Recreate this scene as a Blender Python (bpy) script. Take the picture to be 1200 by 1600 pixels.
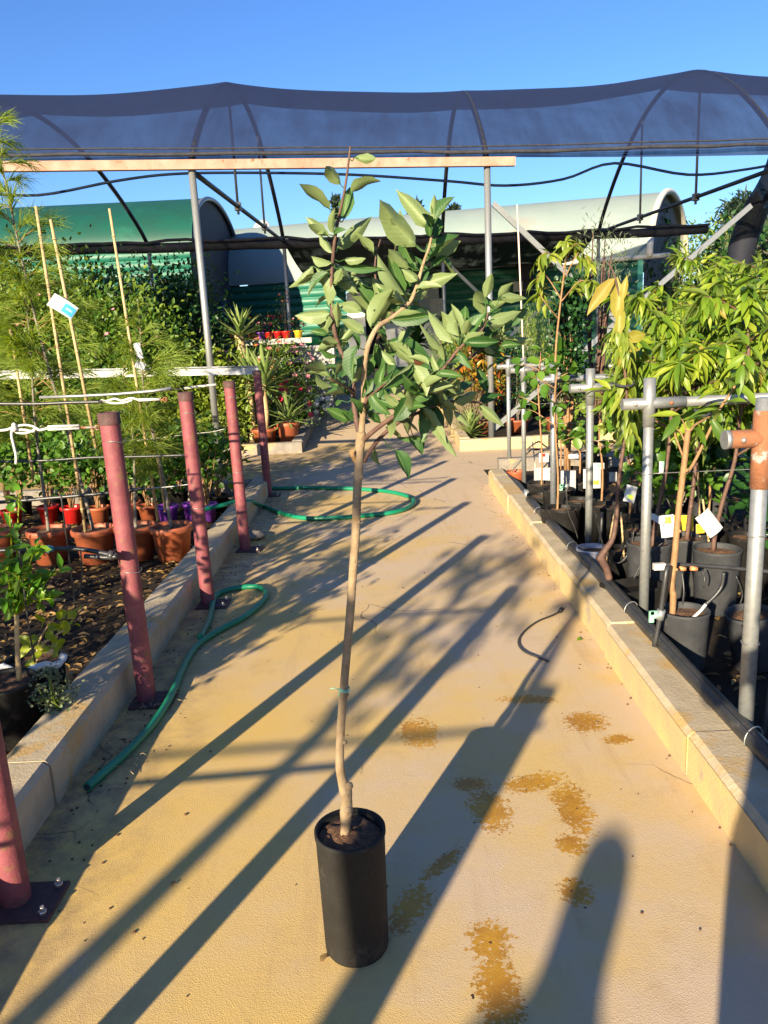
import bpy, math, random
import numpy as np
from mathutils import Vector, Matrix
for o in list(bpy.data.objects): bpy.data.objects.remove(o)
SC = bpy.context.scene
COL = SC.collection
R = math.radians
# ---------------------------------------------------------------- camera
H = 1.55; FPX = 1202.0
_d = np.array([263., -5400., 1202.]); _d /= np.linalg.norm(_d)
_p = math.asin(_d[2]); FW = np.array([0, math.cos(_p), -math.sin(_p)])
_r0 = np.array([1., 0, 0]); _u0 = np.cross(_r0, FW)
_s = -_d[0]/_u0[2]; _c = math.sqrt(1-_s*_s)
RT = _c*_r0 + _s*_u0; UP = np.cross(RT, FW); CP = np.array([0, 0, H])
cam_d = bpy.data.cameras.new('camera'); cam = bpy.data.objects.new('camera', cam_d); COL.objects.link(cam)
cam.matrix_world = Matrix(((RT[0], UP[0], -FW[0], CP[0]), (RT[1], UP[1], -FW[1], CP[1]), (RT[2], UP[2], -FW[2], CP[2]), (0, 0, 0, 1)))
cam_d.sensor_fit = 'VERTICAL'; cam_d.sensor_height = 24.0; cam_d.lens = 24.0*FPX/1600.0
cam_d.clip_start = .02; cam_d.clip_end = 2000
SC.camera = cam
# ---------------------------------------------------------------- sky and sun
SUN_EL, SUN_AZ = R(16.6), R(26.0)          # azimuth: how far right of straight ahead the shadows run
w = bpy.data.worlds.new('World'); SC.world = w; w.use_nodes = True
wn = w.node_tree; bg = wn.nodes['Background']
sky = wn.nodes.new('ShaderNodeTexSky'); sky.sky_type = 'NISHITA'; sky.sun_disc = False
sky.sun_elevation = SUN_EL; sky.sun_rotation = math.pi + SUN_AZ
sky.air_density = 1.0; sky.dust_density = .3; sky.ozone_density = 5.0
hs = wn.nodes.new('ShaderNodeHueSaturation'); hs.inputs['Saturation'].default_value = 1.1; hs.inputs['Hue'].default_value = .511
wn.links.new(sky.outputs[0], hs.inputs['Color']); wn.links.new(hs.outputs[0], bg.inputs[0]); bg.inputs[1].default_value = .08
sd = bpy.data.lights.new('sun', 'SUN'); sd.energy = 5.0; sd.angle = R(.5); sd.color = (1.0, .85, .59)
sun = bpy.data.objects.new('sun', sd); COL.objects.link(sun)
sdir = Vector((-math.sin(SUN_AZ)*math.cos(SUN_EL), -math.cos(SUN_AZ)*math.cos(SUN_EL), math.sin(SUN_EL)))
sun.rotation_euler = sdir.to_track_quat('Z', 'Y').to_euler()
SC.view_settings.view_transform = 'Standard'; SC.view_settings.look = 'None'
SC.view_settings.exposure = 1.5; SC.view_settings.gamma = 1.0
SC.cycles.max_bounces = 8; SC.cycles.transparent_max_bounces = 12
# ---------------------------------------------------------------- helpers
def V(*a): return np.array(a if len(a) > 1 else a[0], float)
def ray(x, y): return FW + RT*(x-600)/FPX - UP*(y-800)/FPX
def at(x, y, Y): d = ray(x, y); return CP + d*(Y/d[1])        # point seen at photo pixel x,y at distance Y
def gnd(x, y, z=0.): d = ray(x, y); return CP + d*((z-H)/d[2])
def gz(Y): return 0.0 if Y < 11.5 else min(Y-11.5, 12)*.06     # the yard climbs gently towards the sheds
def unit(v): v = np.asarray(v, float); return v/(np.linalg.norm(v)+1e-12)
def rs(seed): return np.random.RandomState(seed)

class MB:
    def __init__(s): s.v = []; s.f = []; s.n = 0; s.flat = set(); s.lv = []; s.hasleaf = False
    def add(s, vs, fs, flat=False):
        vs = np.asarray(vs, float).reshape(-1, 3)
        k = s.n; b = len(s.f)
        s.f += [tuple(i+k for i in q) for q in fs]
        if flat: s.flat.update(range(b, len(s.f)))
        s.v.append(vs); s.n += len(vs); s.lv.append(np.tile((1., .5, 0.), (len(vs), 1))); return s
    def box(s, c, size, ax=None, az=0.):
        hx, hy, hz = V(size)/2
        c = V(c)
        if ax is None: X, Y, Z = V(math.cos(az), math.sin(az), 0), V(-math.sin(az), math.cos(az), 0), V(0, 0, 1)
        else: X, Y, Z = [V(a) for a in ax]
        P = [c+X*hx*i+Y*hy*j+Z*hz*k for i in (-1, 1) for j in (-1, 1) for k in (-1, 1)]
        return s.add(P, [(0, 1, 3, 2), (4, 6, 7, 5), (0, 4, 5, 1), (2, 3, 7, 6), (0, 2, 6, 4), (1, 5, 7, 3)], True)
    def tube(s, pts, r, n=8, caps=True, smooth=0):
        pts = [V(p) for p in pts]
        rr = [r]*len(pts) if np.isscalar(r) else list(r)
        if smooth: pts, rr = spline(pts, rr, smooth)
        m = len(pts)
        T = [unit(pts[min(i+1, m-1)]-pts[max(i-1, 0)]) for i in range(m)]
        a = V(0, 0, 1) if abs(T[0][2]) < .9 else V(1, 0, 0)
        N = unit(np.cross(T[0], a)); vs = []
        ang = np.arange(n)*2*math.pi/n; ca, sa = np.cos(ang)[:, None], np.sin(ang)[:, None]
        for i in range(m):
            N = unit(N-T[i]*(N@T[i])); B = np.cross(T[i], N)
            vs.append(pts[i]+(ca*N+sa*B)*rr[i])
        fs = [(i*n+j, i*n+(j+1) % n, (i+1)*n+(j+1) % n, (i+1)*n+j) for i in range(m-1) for j in range(n)]
        k = len(s.f); s.add(np.concatenate(vs), fs)
        if caps:
            b = s.n-m*n
            s.f.append(tuple(b+j for j in range(n))[::-1]); s.flat.add(len(s.f)-1)
            s.f.append(tuple(b+(m-1)*n+j for j in range(n))); s.flat.add(len(s.f)-1)
        return s
    def lathe(s, prof, c, n=28, close=False):
        c = V(c); ang = np.arange(n)*2*math.pi/n; vs = []
        for r, z in prof: vs.append(np.stack([c[0]+r*np.cos(ang), c[1]+r*np.sin(ang), np.full(n, c[2]+z)], 1))
        fs = [(i*n+j, i*n+(j+1) % n, (i+1)*n+(j+1) % n, (i+1)*n+j) for i in range(len(prof)-1) for j in range(n)]
        return s.add(np.concatenate(vs), fs)
    def grid(s, P):                                   # P[m][n] points
        P = np.asarray(P, float); m, n = P.shape[:2]
        return s.add(P.reshape(-1, 3), [(i*n+j, i*n+j+1, (i+1)*n+j+1, (i+1)*n+j) for i in range(m-1) for j in range(n-1)])
    def ball(s, c, r, n=8, m=5, sq=(1, 1, 1)):
        pr = [(max(math.sin(math.pi*i/m), 1e-3)*r*sq[0], -math.cos(math.pi*i/m)*r*sq[2]) for i in range(m+1)]
        return s.lathe(pr, c, n)
    def leaves(s, B, D, N, L, W, kind='leaf', droop=.15, fold=.25):
        B, D, N = [np.asarray(a, float).reshape(-1, 3) for a in (B, D, N)]
        k = len(B)
        if k == 0: return s
        L = np.broadcast_to(np.asarray(L, float), (k,))[:, None]; W = np.broadcast_to(np.asarray(W, float), (k,))[:, None]
        droop = np.broadcast_to(np.asarray(droop, float), (k,))[:, None]
        D = D/(np.linalg.norm(D, axis=1, keepdims=True)+1e-9)
        S = np.cross(N, D); S /= (np.linalg.norm(S, axis=1, keepdims=True)+1e-9); N = np.cross(D, S)
        if kind == 'needle': T = [(0, -.5), (0, .5), (1, 0)]; F = [(0, 1, 2)]
        elif kind == 'quad': T = [(0, 0), (.5, -.5), (1, 0), (.5, .5)]; F = [(0, 1, 2, 3)]
        elif kind == 'leaf': T = [(0, 0), (.35, -.48), (.3, 0), (.35, .48), (.72, -.34), (.7, 0), (.72, .34), (1, 0)]; F = [(0, 1, 2), (0, 2, 3), (1, 4, 5, 2), (2, 5, 6, 3), (4, 7, 5), (5, 7, 6)]
        elif kind == 'round': T = [(0, 0), (.2, -.4), (.25, 0), (.2, .4), (.6, -.5), (.6, 0), (.6, .5), (1, 0), (.9, -.27), (.9, .27)]; F = [(0, 1, 2), (0, 2, 3), (1, 4, 5, 2), (2, 5, 6, 3), (4, 8, 7, 5), (5, 7, 9, 6)]
        elif kind == 'fine':
            prof = [(0, .03), (.1, .28), (.25, .46), (.42, .5), (.6, .44), (.78, .29), (.92, .1), (1, 0)]
            T = []; F = []
            for t, q in prof[:-1]: T += [(t, -q), (t, -q*.5), (t, 0), (t, q*.5), (t, q)]
            T.append((1, 0)); e = len(T)-1
            for i in range(len(prof)-2):
                for j in range(4): a = i*5+j; F.append((a, a+5, a+6, a+1))
            a = (len(prof)-2)*5
            F += [(a+j, e, a+j+1) for j in range(4)]
        elif kind == 'sword': T = [(0, -.35), (0, 0), (0, .35), (.35, -.5), (.35, 0), (.35, .5), (.75, -.3), (.75, 0), (.75, .3), (1, 0)]; F = [(0, 3, 4, 1), (1, 4, 5, 2), (3, 6, 7, 4), (4, 7, 8, 5), (6, 9, 7), (7, 9, 8)]
        vs = np.zeros((k, len(T), 3))
        ph = ((B[:, :1]*917+B[:, 2:3]*613) % 1)*6.28; wav = .12*np.sin(ph*3)
        for i, (t, q) in enumerate(T):
            vs[:, i] = B + D*L*t + S*W*q + N*(abs(q)*W*fold*1.6 - droop*L*t*t) - np.array([0, 0, 0])
            vs[:, i] -= D*(droop*L*.35*t**3)
            if kind == 'fine': vs[:, i] += S*(W*q*np.sign(q)*.22*np.sin(ph*5)+W*abs(q)*np.sign(q)*.10*np.sin(t*23+ph*7))+S*(wav*L*t*t)+N*(W*.10*q*2*np.sin(t*8+ph))
        m = len(T); base = s.n
        off = (np.arange(k)*m)
        for q in F: pass
        s.f += [tuple(int(o+i+base) for i in q) for o in off for q in F]
        s.v.append(vs.reshape(-1, 3)); s.n += k*m; s.hasleaf = True
        cl_ = [((i % 5)-2)/2. if kind == 'fine' and i < m-1 else float(np.sign(q)) for i, (t, q) in enumerate(T)]; s.lv.append(np.tile([(c, t, 0.) for c, (t, q) in zip(cl_, T)], (k, 1)))
        return s
    def build(s, name, m, parent=None, loc=None, smooth=True):
        V_ = np.concatenate(s.v) if s.v else np.zeros((0, 3))
        if parent is not None: V_ = V_-wloc(parent)
        elif loc is not None: V_ = V_-V(loc)
        me = bpy.data.meshes.new(name); me.from_pydata(V_.tolist(), [], s.f)
        if smooth:
            fl = np.ones(len(s.f), bool)
            if s.flat: fl[list(s.flat)] = False
            me.polygons.foreach_set('use_smooth', fl)
        if s.hasleaf and sum(len(a) for a in s.lv) == len(V_):
            at_ = me.attributes.new('lv', 'FLOAT_VECTOR', 'POINT'); at_.data.foreach_set('vector', np.concatenate(s.lv).ravel())
        me.materials.append(m); me.update()
        o = bpy.data.objects.new(name, me); COL.objects.link(o)
        if parent is not None: o.parent = parent
        elif loc is not None: o.location = loc
        return o
def wloc(o):
    p = np.array(o.location, float)
    while o.parent: o = o.parent; p = p+np.array(o.location, float)
    return p
def spline(pts, rr, k):
    P = np.array(pts); m = len(P); out = []; ro = []
    for i in range(m-1):
        p0, p1, p2, p3 = P[max(i-1, 0)], P[i], P[i+1], P[min(i+2, m-1)]
        for j in range(k):
            t = j/k
            out.append(.5*((2*p1)+(-p0+p2)*t+(2*p0-5*p1+4*p2-p3)*t*t+(-p0+3*p1-3*p2+p3)*t**3)); ro.append(rr[i]*(1-t)+rr[i+1]*t)
    out.append(P[-1]); ro.append(rr[-1]); return out, ro
def tag(o, label, cat, group=None):
    o['label'] = label; o['category'] = cat
    if group: o['group'] = group
    return o
def thing(name, label, cat, loc, group=None):
    o = bpy.data.objects.new(name, None); COL.objects.link(o); o.location = tuple(float(q) for q in loc); o.empty_display_size = .1
    return tag(o, label, cat, group)
def struct(o): o['kind'] = 'structure'; return o
def dup(root, loc, rz, label, sc=1.0, group=None):
    c = root.copy(); COL.objects.link(c); c.location = tuple(loc); c.rotation_euler = (0, 0, rz); c.scale = (sc, sc, sc)
    c['label'] = label
    if group: c['group'] = group
    for ch in [o for o in bpy.data.objects if o.parent == root]:
        d = ch.copy(); COL.objects.link(d); d.parent = c
        for g2 in [o for o in bpy.data.objects if o.parent == ch]:
            e = g2.copy(); COL.objects.link(e); e.parent = d
    return c
# ---------------------------------------------------------------- materials
class NT:
    def __init__(s, name):
        s.m = bpy.data.materials.new(name); s.m.use_nodes = True; s.t = s.m.node_tree; s.b = s.t.nodes['Principled BSDF']; s.o = s.t.nodes['Material Output']
    def n(s, typ, props=None, **inp):
        q = s.t.nodes.new(typ)
        for k, v in (props or {}).items(): setattr(q, k, v)
        for k, v in inp.items():
            key = int(k[1:]) if k[0] == 'i' and k[1:].isdigit() else k.replace('_', ' ')
            if isinstance(v, bpy.types.NodeSocket): s.t.links.new(v, q.inputs[key])
            else: q.inputs[key].default_value = v
        return q
    def set(s, **inp):
        for k, v in inp.items():
            k = k.replace('_', ' ')
            if isinstance(v, bpy.types.NodeSocket): s.t.links.new(v, s.b.inputs[k])
            else: s.b.inputs[k].default_value = v
    def ramp(s, fac, stops):
        q = s.n('ShaderNodeValToRGB', i0=fac); e = q.color_ramp.elements
        while len(e) > 1: e.remove(e[-1])
        e[0].position = stops[0][0]; e[0].color = c4(stops[0][1])
        for p, c in stops[1:]: x = e.new(p); x.color = c4(c)
        return q.outputs[0]
    def math(s, op, a, b=0., clamp=False): return s.n('ShaderNodeMath', {'operation': op, 'use_clamp': clamp}, i0=a, i1=b).outputs[0]
    def mix(s, f, a, b): 
        q = s.n('ShaderNodeMix', {'data_type': 'RGBA'})
        for i, v in ((0, f), (6, a), (7, b)):
            if isinstance(v, bpy.types.NodeSocket): s.t.links.new(v, q.inputs[i])
            else: q.inputs[i].default_value = c4(v) if i else v
        return q.outputs[2]
    def obj(s): return s.n('ShaderNodeTexCoord').outputs['Object']
    def noise(s, sc, det=4., rough=.6, vec=None): return s.n('ShaderNodeTexNoise', Vector=vec if vec is not None else s.obj(), Scale=sc, Detail=det, Roughness=rough).outputs[0]
    def bump(s, h, st, dist=.01): s.set(Normal=s.n('ShaderNodeBump', Height=h, Strength=st, Distance=dist).outputs[0])
def c4(c): return tuple(c)+(1.,) if len(c) == 3 else tuple(c)
def mat(name, c, rough=.6, c2=None, sc=20., lo=.35, hi=.65, bump=0., bsc=80., metal=0., spec=.5, c3=None, sc3=3., t3=.6):
    q = NT(name); n = q.noise(sc)
    col = q.ramp(n, [(lo, c), (hi, c2 if c2 else tuple(x*.75 for x in c))])
    if c3: col = q.mix(q.ramp(q.noise(sc3, 6, .7), [(t3, (0, 0, 0)), (t3+.08, (1, 1, 1))]), col, c3)
    q.set(Base_Color=col, Metallic=metal, Specular_IOR_Level=spec)
    q.set(Roughness=q.math('ADD', q.math('MULTIPLY', n, .25), rough-.12))
    if bump: q.bump(q.noise(bsc, 6, .7), bump)
    return q.m
def leafmat(name, cols, under=None, rough=.42, trans=.25, veins=False):
    q = NT(name); g = q.n('ShaderNodeNewGeometry')
    k = len(cols); col = q.ramp(g.outputs['Random Per Island'], [(i/(k-1) if k > 1 else 0, c) for i, c in enumerate(cols)])
    vn = q.noise(35., 2); col = q.mix(q.math('MULTIPLY', vn, .35), col, q.n('ShaderNodeHueSaturation', Color=col, Value=.55, Saturation=1.1, Hue=.5, Fac=1.).outputs[0])
    if under: col = q.mix(g.outputs['Backfacing'], col, under)
    if veins:
        lv = q.n('ShaderNodeSeparateXYZ', i0=q.n('ShaderNodeAttribute', {'attribute_name': 'lv'}).outputs['Vector']); aq = q.math('ABSOLUTE', lv.outputs[0])
        rib = q.math('MULTIPLY', q.math('SUBTRACT', 1., q.math('MULTIPLY', aq, 9.), True), .4); col = q.mix(rib, col, (.30, .34, .13))
        sv = q.math('SINE', q.math('SUBTRACT', q.math('MULTIPLY', lv.outputs[1], 62.), q.math('MULTIPLY', aq, 15.)))
        col = q.mix(q.math('MULTIPLY', q.math('SUBTRACT', sv, .35, True), .09), col, q.n('ShaderNodeHueSaturation', Color=col, Value=1.45, Saturation=.9, Hue=.5, Fac=1.).outputs[0])
        sp_ = q.ramp(q.noise(130., 3, .7), [(.66, (0, 0, 0)), (.70, (1, 1, 1))]); col = q.mix(q.math('MULTIPLY', sp_, .55), col, (.16, .10, .03))
        edge = q.ramp(q.math('ADD', aq, q.math('MULTIPLY', q.noise(60., 3), .6)), [(1.22, (0, 0, 0)), (1.34, (1, 1, 1))]); col = q.mix(q.math('MULTIPLY', edge, .5), col, (.26, .20, .06))
        q.bump(q.math('SUBTRACT', sv, q.math('MULTIPLY', aq, .0)), .06, .002)
    q.set(Base_Color=col, Roughness=rough, Specular_IOR_Level=.4)
    if trans:
        tr = q.n('ShaderNodeBsdfTranslucent', Color=q.n('ShaderNodeHueSaturation', Color=col, Value=1.5, Saturation=1.15, Hue=.49, Fac=1.).outputs[0])
        mx = q.n('ShaderNodeMixShader', i0=trans, i1=q.b.outputs[0], i2=tr.outputs[0]); q.t.links.new(mx.outputs[0], q.o.inputs[0])
    return q.m
def netmat(name, c, opac, tint=(1, 1, 1)):
    q = NT(name); q.set(Base_Color=c4(c), Roughness=.7, Specular_IOR_Level=.2)
    tp = q.n('ShaderNodeBsdfTransparent', Color=c4(tint))
    sm_ = q.n('ShaderNodeMapping', Vector=q.obj(), Scale=(2.5, .35, .6)); f = q.math('ADD', q.math('ADD', q.math('MULTIPLY', q.noise(1.2, 3), .22), q.math('MULTIPLY', q.noise(1.6, 6, .7, sm_.outputs[0]), .22)), opac-.22, True)
    mx = q.n('ShaderNodeMixShader', i0=f, i1=tp.outputs[0], i2=q.b.outputs[0]); q.t.links.new(mx.outputs[0], q.o.inputs[0])
    return q.m
def path_material():
    q = NT('ochre_concrete'); P = q.obj()
    big = q.noise(.75, 5, .6, P); med = q.noise(5., 6, .65, P); fine = q.noise(420., 3, .6, P)
    x0_ = q.n('ShaderNodeSeparateXYZ', i0=P); pk = q.math('ADD', q.math('MULTIPLY', q.math('ADD', x0_.outputs[0], .35), .075), q.math('MULTIPLY', q.math('SUBTRACT', x0_.outputs[1], 2.6), .014))
    col = q.ramp(q.math('ADD', pk, q.math('ADD', q.math('MULTIPLY', big, .8), q.math('MULTIPLY', med, .2))), [(.38, (.60, .40, .12)), (.50, (.57, .395, .165)), (.62, (.54, .405, .265))])
    col = q.mix(q.ramp(q.noise(2.3, 8, .75, P), [(.54, (0, 0, 0)), (.74, (.6, .6, .6))]), col, (.37, .25, .125))
    st = q.n('ShaderNodeMapping', Vector=P, Scale=(5.5, .55, 1)); col = q.mix(q.ramp(q.noise(1.6, 6, .7, st.outputs[0]), [(.55, (0, 0, 0)), (.75, (.5, .5, .5))]), col, (.40, .26, .13))
    wp = q.n('ShaderNodeMixRGB', i0=.22, i1=P, i2=q.n('ShaderNodeTexNoise', Vector=P, Scale=2.2, Detail=5.).outputs[1]).outputs[0]
    vor = q.n('ShaderNodeTexVoronoi', {'feature': 'DISTANCE_TO_EDGE'}, Vector=wp, Scale=.85).outputs[0]
    ck = q.math('MULTIPLY', q.math('LESS_THAN', vor, .0022), q.ramp(q.noise(.9, 3, .6, P), [(.50, (0, 0, 0)), (.54, (1, 1, 1))])); col = q.mix(q.math('MULTIPLY', ck, .7), col, (.10, .065, .04))
    x = q.n('ShaderNodeSeparateXYZ', i0=P)
    # mottled brown, denser towards the left kerb
    e = q.math('MULTIPLY', q.math('SUBTRACT', -.72, x.outputs[0], True), 2.2, True)
    col = q.mix(q.math('MULTIPLY', e, q.ramp(q.noise(9., 7, .75, P), [(.4, (0, 0, 0)), (.66, (1, 1, 1))])), col, (.17, .12, .085))
    sp = q.ramp(q.noise(60., 4, .8, P), [(.67, (0, 0, 0)), (.71, (1, 1, 1))]); col = q.mix(q.math('MULTIPLY', sp, .6), col, (.12, .085, .05))
    grit = q.n('ShaderNodeTexVoronoi', Vector=P, Scale=330.).outputs[0]
    wet = None                                         # wet splash marks of the watering
    for (px, py, rx, ry, rot) in STAINS:
        g0 = gnd(px, py)
        m = q.n('ShaderNodeMapping', {'vector_type': 'TEXTURE'}, Vector=P, Location=(g0[0], g0[1], 0), Rotation=(0, 0, rot), Scale=(rx*1.25, ry*1.25, 1))
        d = q.math('SUBTRACT', 1.0, q.n('ShaderNodeVectorMath', {'operation': 'LENGTH'}, i0=m.outputs[0]).outputs['Value'], True)
        wet = d if wet is None else q.math('MAXIMUM', wet, d)
    sp2 = q.math('ADD', q.math('MULTIPLY', q.noise(62., 4, .75, P), 1.7), q.math('MULTIPLY', q.noise(15., 3, .6, P), .45))
    wm = q.ramp(q.math('ADD', q.math('MULTIPLY', q.math('POWER', wet, .45), .75), q.math('SUBTRACT', sp2, 1.06)), [(.44, (0, 0, 0)), (.52, (1, 1, 1))])
    wm = q.math('MULTIPLY', wm, q.math('GREATER_THAN', wet, .01))
    col = q.mix(q.math('MULTIPLY', wm, .93), col, q.ramp(med, [(.4, (.33, .14, .004)), (.62, (.50, .25, .006))]))
    dk = q.math('MULTIPLY', q.math('GREATER_THAN', wet, .01), q.ramp(q.noise(55., 2, .5, P), [(.69, (0, 0, 0)), (.71, (1, 1, 1))]))
    col = q.mix(dk, col, (.05, .03, .02))
    q.set(Base_Color=col, Roughness=q.math('SUBTRACT', .85, q.math('MULTIPLY', wm, .45)), Specular_IOR_Level=.35)
    hh = q.math('ADD', q.math('MULTIPLY', fine, .5), q.math('ADD', q.math('MULTIPLY', grit, .5), q.math('MULTIPLY', med, 1.2)))
    q.bump(hh, .22, .008); return q.m
STAINS = [(655, 1145, .085, .13, .2), (825, 1093, .13, .045, -.1), (915, 1128, .09, .10, -.4), (735, 1225, .07, .05, 0), (765, 1265, .075, .13, .1), (835, 1222, .13, .06, .3),
          (895, 1260, .07, .16, 0), (893, 1320, .05, .06, 0), (900, 1393, .055, .06, 0), (965, 1155, .06, .04, .2), (765, 1470, .065, .08, 0), (778, 1550, .062, .14, 0), (640, 1420, .05, .12, -.5), (690, 1350, .10, .03, .8)]
M = {}
M['path'] = path_material()
M['soil'] = mat('dark_soil', (.012, .009, .007), .9, (.034, .024, .017), 9, bump=1., bsc=40, c3=(.06, .04, .027), sc3=22, t3=.62, spec=.2)
M['compost'] = mat('compost', (.08, .038, .02), .95, (.20, .10, .05), 60, bump=1., bsc=120)
M['kerb'] = mat('kerb_concrete', (.50, .405, .265), .85, (.38, .30, .19), 6, bump=.4, bsc=60, c3=(.46, .30, .115), sc3=3.2, t3=.53)
M['kerb_paint'] = mat('ochre_kerb_face', (.58, .42, .18), .85, (.46, .34, .18), 5, bump=.35, bsc=70, c3=(.34, .28, .21), sc3=3.4, t3=.60)
M['kerb_grey'] = mat('grey_kerb', (.24, .21, .18), .88, (.17, .145, .12), 8, bump=.4, bsc=60, c3=(.40, .27, .12), sc3=3., t3=.58)  # albedo also lowered to stand in for shade on the far kerbs
M['red'] = mat('weathered_red_paint', (.245, .06, .073), .6, (.165, .037, .047), 16, bump=.35, bsc=120, c3=(.19, .085, .05), sc3=24, t3=.55)
M['redrim'] = mat('rusted_plate', (.10, .04, .035), .7, (.06, .03, .028), 30, bump=.4, bsc=90)
M['galv'] = mat('galvanised_steel', (.33, .335, .33), .45, (.25, .26, .26), 45, metal=.55, bump=.08, bsc=120, c3=(.30, .30, .30), sc3=9, t3=.63)
M['galv_dark'] = mat('dull_galvanised_steel', (.24, .25, .27), .5, (.17, .18, .2), 40, metal=.5, bump=.08)
M['rust'] = mat('orange_rust', (.29, .115, .05), .85, (.22, .085, .04), 22, bump=.4, bsc=100, c3=(.33, .31, .29), sc3=14, t3=.57)
M['bolt'] = mat('bolt_steel', (.55, .52, .48), .4, (.4, .3, .22), 60, metal=.7)
M['terra'] = mat('terracotta_plastic', (.34, .085, .032), .55, (.27, .07, .03), 9, bump=.05, c3=(.36, .13, .07), sc3=6, t3=.62)
M['terra_lt'] = mat('orange_terracotta', (.62, .25, .10), .55, (.52, .2, .08), 9)
M['blackp'] = mat('black_nursery_plastic', (.009, .0085, .0085), .5, (.016, .015, .0145), 12, bump=.12, bsc=60, c3=(.038, .033, .027), sc3=6, t3=.60, spec=.2)
M['mainpot'] = mat('matte_black_pot', (.016, .0148, .0138), .75, (.024, .022, .02), 9, bump=.2, bsc=45, c3=(.055, .047, .038), sc3=8, t3=.56, spec=.2)
M['greyp'] = mat('grey_dusty_plastic', (.032, .033, .037), .6, (.046, .047, .051), 14, bump=.1, bsc=60, c3=(.12, .11, .10), sc3=7, t3=.63, spec=.25)
M['redp'] = mat('red_plastic', (.55, .015, .012), .4, (.42, .012, .01), 9)
M['purp'] = mat('purple_plastic', (.22, .05, .42), .4, (.17, .04, .34), 9)
M['yelp'] = mat('yellow_plastic', (.75, .48, .02), .4, (.65, .4, .02), 9)
M['whitep'] = mat('white_plastic', (.72, .72, .72), .5, (.6, .6, .6), 9)
M['blup'] = mat('lilac_grey_plastic', (.36, .37, .45), .5, (.3, .3, .36), 9)
M['hose'] = mat('green_hose_rubber', (.005, .17, .085), .42, (.006, .21, .11), 8, bump=.1, bsc=160)
M['pipe'] = mat('black_pipe', (.025, .025, .027), .38, (.04, .04, .042), 18, bump=.1, bsc=50, c3=(.10, .09, .08), sc3=6, t3=.6)
M['clip'] = mat('pale_green_valve', (.25, .55, .38), .4, (.2, .45, .3), 20)
M['bluecl'] = mat('teal_clip', (.05, .30, .33), .4, (.05, .24, .28), 20)
M['bamboo'] = mat('bamboo_cane', (.50, .36, .18), .6, (.36, .24, .12), 16, bump=.2, bsc=60, c3=(.16, .11, .07), sc3=18, t3=.64)
M['cane_w'] = mat('white_cane', (.62, .50, .42), .55, (.5, .4, .33), 16)
M['bark'] = mat('apple_bark', (.34, .24, .14), .8, (.22, .15, .082), 24, bump=.6, bsc=70, c3=(.27, .145, .03), sc3=14, t3=.60)
M['bark_red'] = mat('reddish_bark', (.12, .062, .042), .65, (.07, .034, .026), 35, bump=.4, bsc=80, c3=(.20, .13, .09), sc3=16, t3=.62)
M['bark_br'] = mat('tan_bark', (.30, .17, .075), .7, (.22, .115, .05), 35, bump=.4, bsc=80, c3=(.15, .08, .04), sc3=20, t3=.62)
M['bark_gr'] = mat('grey_bark', (.22, .19, .155), .85, (.13, .11, .09), 25, bump=.7, bsc=40)
M['cut'] = mat('cut_wood', (.60, .36, .16), .7, (.45, .25, .1), 40)
M['rope'] = mat('white_rope', (.62, .60, .55), .8, (.48, .46, .42), 60, bump=.4, bsc=200)
M['wire'] = mat('wire_steel', (.30, .29, .28), .45, (.18, .17, .16), 40, metal=.6)
M['paper'] = mat('white_label_card', (.44, .44, .45), .55, (.36, .37, .39), 12)
M['blueprint'] = mat('blue_print', (.05, .38, .62), .5, (.05, .32, .55), 12)
M['greenprint'] = mat('green_print', (.30, .50, .05), .5, (.25, .45, .05), 12)
M['yellowprint'] = mat('yellow_print', (.80, .50, .02), .5, (.7, .42, .02), 12)
M['inkprint'] = mat('grey_print', (.25, .25, .27), .6, (.3, .3, .3), 12)
M['beam'] = mat('faded_orange_beam', (.36, .175, .12), .8, (.40, .26, .20), 5, bump=.2, bsc=50, c3=(.27, .085, .03), sc3=7, t3=.60)
M['blacksteel'] = mat('black_arch_pipe', (.018, .018, .022), .5, (.03, .03, .035), 20)
M['net'] = netmat('shade_net', (.013, .020, .055), .88)
M['netend'] = netmat('shade_net_gathered', (.018, .02, .032), .86)
M['canopy'] = netmat('dark_canopy_net', (.028, .042, .05), 1.0)
M['netroll'] = mat('rolled_net', (.018, .018, .024), .8, (.035, .035, .045), 9, bump=.9, bsc=16)
M['cable'] = mat('blue_black_cable', (.02, .05, .13), .5, (.03, .06, .15), 10)
M['shedgreen'] = mat('green_sheet_metal', (.009, .13, .085), .5, (.008, .11, .072), 3, bump=.04, c3=(.02, .155, .10), sc3=1.3, t3=.6)
M['shedtrim'] = mat('light_green_trim', (.06, .42, .28), .45, (.05, .36, .24), 3)
M['mint'] = mat('pale_mint_roof', (.205, .262, .242), .65, (.235, .28, .262), .8, c3=(.26, .235, .195), sc3=.22, t3=.56)
M['rooftrim'] = mat('cream_trim', (.66, .62, .52), .6, (.55, .5, .42), 4)
M['greenroof'] = mat('deep_green_roof', (.007, .075, .05), .5, (.007, .06, .041), 2, c3=(.011, .095, .062), sc3=.8, t3=.6)
M['endblock'] = mat('grey_block_wall', (.17, .16, .15), .9, (.11, .10, .095), 5, bump=.5, bsc=14, c3=(.26, .25, .23), sc3=2.5, t3=.6)
M['shade_black'] = mat('black_and_painted_shade', (.022, .022, .03), .8, (.035, .035, .045), 4, bump=.2)  # plain black for small parts; doubles as painted shade on the sheds
M['doorw'] = mat('white_door_paint', (.80, .80, .78), .5, (.72, .72, .70), 3)
M['doorg'] = mat('grey_door', (.36, .40, .40), .5, (.3, .34, .34), 3)
M['meter'] = mat('beige_box', (.55, .52, .46), .5, (.45, .42, .37), 8)
M['tabletop'] = mat('weathered_bench', (.42, .41, .39), .7, (.30, .29, .28), 10, bump=.2)
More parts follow.
